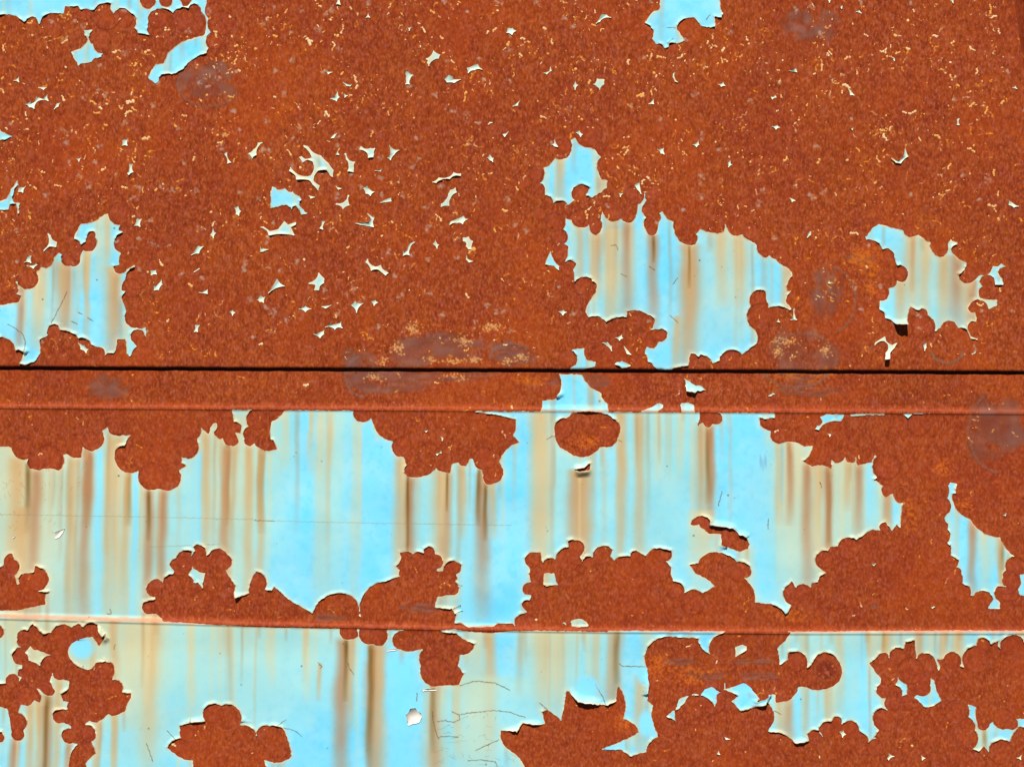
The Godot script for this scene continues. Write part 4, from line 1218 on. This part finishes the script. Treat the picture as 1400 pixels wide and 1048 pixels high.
func plate_mesh(p: PackedVector2Array, lift: float, turn: float, thickness: float) -> ArrayMesh:
	var tri := Geometry2D.triangulate_polygon(p)
	if tri.is_empty(): return null
	var c := Vector2.ZERO
	for q in p: c += q
	c /= p.size()
	var far := 1.0
	for q in p: far = maxf(far, q.distance_to(c))
	var tilt := Vector2(cos(turn), sin(turn))
	var top := PackedVector3Array()
	for q in p:
		var r := q.distance_to(c) / far
		var z := steel_z(q.x, q.y) + 0.35 + lift * (0.15 + 0.55 * r * r) + lift * 0.45 * (q - c).dot(tilt) / far
		top.append(at(q.x, q.y, z))
	var st := SurfaceTool.new()
	st.begin(Mesh.PRIMITIVE_TRIANGLES)
	var down := Vector3(0, 0, -thickness * S)
	for k in range(0, tri.size(), 3):
		for m in [0, 1, 2]:
			var i := tri[k + m]
			st.set_uv(uv_at(p[i].x, p[i].y)); st.add_vertex(top[i])
		for m in [2, 1, 0]:
			var i := tri[k + m]
			st.set_uv(uv_at(p[i].x, p[i].y)); st.add_vertex(top[i] + down)
	for i in p.size():
		var a := top[i - 1]; var b := top[i]
		for q in [[a, i - 1], [b, i], [b + down, i], [a, i - 1], [b + down, i], [a + down, i - 1]]:
			st.set_uv(uv_at(p[q[1]].x, p[q[1]].y)); st.add_vertex(q[0])
	st.generate_normals()
	return st.commit()

func build_chips():
	for c in chips:
		var p: PackedVector2Array = c[0]
		var thin := PackedVector2Array()
		for i in p.size():
			if i % 2 == 0 or p.size() < 14: thin.append(p[i])
		var mesh := plate_mesh(p, c[1] * 0.8, rng.randf_range(0.9, 2.3), 0.5)
		if mesh == null: mesh = plate_mesh(thin, c[1], 1.5, 0.5)
		if mesh == null:
			print('no flake ', p.size(), ' ', p)
			continue
		var y := 0.0
		var x := 0.0
		for q in p: y += q.y / p.size(); x += q.x / p.size()
		obj("paint_flake", mesh, [M.paint], [upper, strip, middle, bottom][field_of(x, y)])

func build_spots():
	# whitish spots of bared primer on the blue paint
	for s in ["@1,3 818,765 /835,745 /845,728 /875,725 /885,742 /905,755 /908,780 /895,800 /860,812 /832,822 /828,800", "@0,2 298,815 /325,805 /350,795 /345,815 /312,845 /300,852", "@0,2 62,842 /75,832 /78,840 /66,848", "@1,3 905,625 /985,620 /990,628 /915,633", "@1,3 715,410 /765,402 /775,410 /720,416"]:
		var p := parse(s, 0.0, false)
		var st := SurfaceTool.new()
		st.begin(Mesh.PRIMITIVE_TRIANGLES)
		var tri := Geometry2D.triangulate_polygon(p)
		var centre := Vector2.ZERO
		for q in p: centre += q / p.size()
		for i in tri:
			var q := roughen(PackedVector2Array([p[i]]), 1.2)[0]
			st.set_color(Color(0.80, 0.76, 0.66)); st.add_vertex(at(q.x, q.y, steel_z(q.x, q.y) + 1.45))
		for i in p.size():
			var a := roughen(PackedVector2Array([p[i - 1]]), 1.2)[0]
			var b := roughen(PackedVector2Array([p[i]]), 1.2)[0]
			var za := steel_z(a.x, a.y) + 1.45
			var zb := steel_z(b.x, b.y) + 1.45
			for v in [at(a.x, a.y, za), at(b.x, b.y, zb), at(b.x, b.y, zb - 0.6), at(a.x, a.y, za), at(b.x, b.y, zb - 0.6), at(a.x, a.y, za - 0.6)]:
				st.set_color(Color(0.80, 0.76, 0.66)); st.add_vertex(v)
		st.generate_normals()
		obj("primer_spot", st.commit(), [M.primer], middle if centre.y < 840.0 else bottom)

func build_flecks():
	# crumbs of primer, a few millimetres each and far too many to count
	var gather := FastNoiseLite.new()
	gather.seed = 4; gather.frequency = 0.012
	var tools := []
	for k in 4:
		var st := SurfaceTool.new()
		st.begin(Mesh.PRIMITIVE_TRIANGLES)
		tools.append(st)
	var made := 0
	while made < 2200:
		var p := Vector2(rng.randf_range(-100, 1500), rng.randf_range(-80, 1130))
		var likely := 0.32 + gather.get_noise_2d(p.x, p.y) * 0.9
		likely *= clampf(1.15 - p.y / 420.0, 0.22, 1.0) if p.y < 500 else 0.07
		if rng.randf() > likely or p.y > 1130 or (p.x > 1375 and p.y < 520): continue
		var i := int((p.x - X0) / STEP); var j := int((p.y - Y0) / STEP)
		if dist[j * NX + i] > -4.0 or chip_dist[j * NX + i] > -3.0: continue
		var f := field_of(p.x, p.y)
		if absf(p.y - seam(p.x) - 2.5) < 8.0: continue
		made += 1
		var st: SurfaceTool = tools[f]
		var tone := Color(0.74, 0.33, 0.05).lerp(Color(0.82, 0.58, 0.30), pow(rng.randf(), 1.5))
		var heading := rng.randf() * TAU
		var size := 0.5 + pow(rng.randf(), 3.5) * 1.7
		for lump in 1 + int(pow(rng.randf(), 1.6) * 5.0):
			var top := at(p.x, p.y, steel_z(p.x, p.y) + 0.2 + size * 0.25)
			var pts := []
			for k in 6:
				var t := TAU * k / 6.0
				pts.append(p + Vector2(cos(t), sin(t)) * size * rng.randf_range(0.6, 1.25))
			for k in 6:
				var a: Vector2 = pts[k]; var b: Vector2 = pts[(k + 1) % 6]
				for v in [top, at(a.x, a.y, steel_z(a.x, a.y) - 0.05), at(b.x, b.y, steel_z(b.x, b.y) - 0.05)]:
					st.set_color(tone); st.add_vertex(v)
			heading += rng.randf_range(-0.8, 0.8)
			p += Vector2(cos(heading), sin(heading)) * size * rng.randf_range(0.8, 1.7)
			size *= rng.randf_range(0.7, 1.2)
	for k in 4:
		var st: SurfaceTool = tools[k]
		st.generate_normals()
		var mesh := st.commit()
		if mesh.get_surface_count() == 0: continue
		var o := obj("primer_crumbs", mesh, [M.primer], [upper, strip, middle, bottom][k])
		o.set_meta("kind", "stuff")
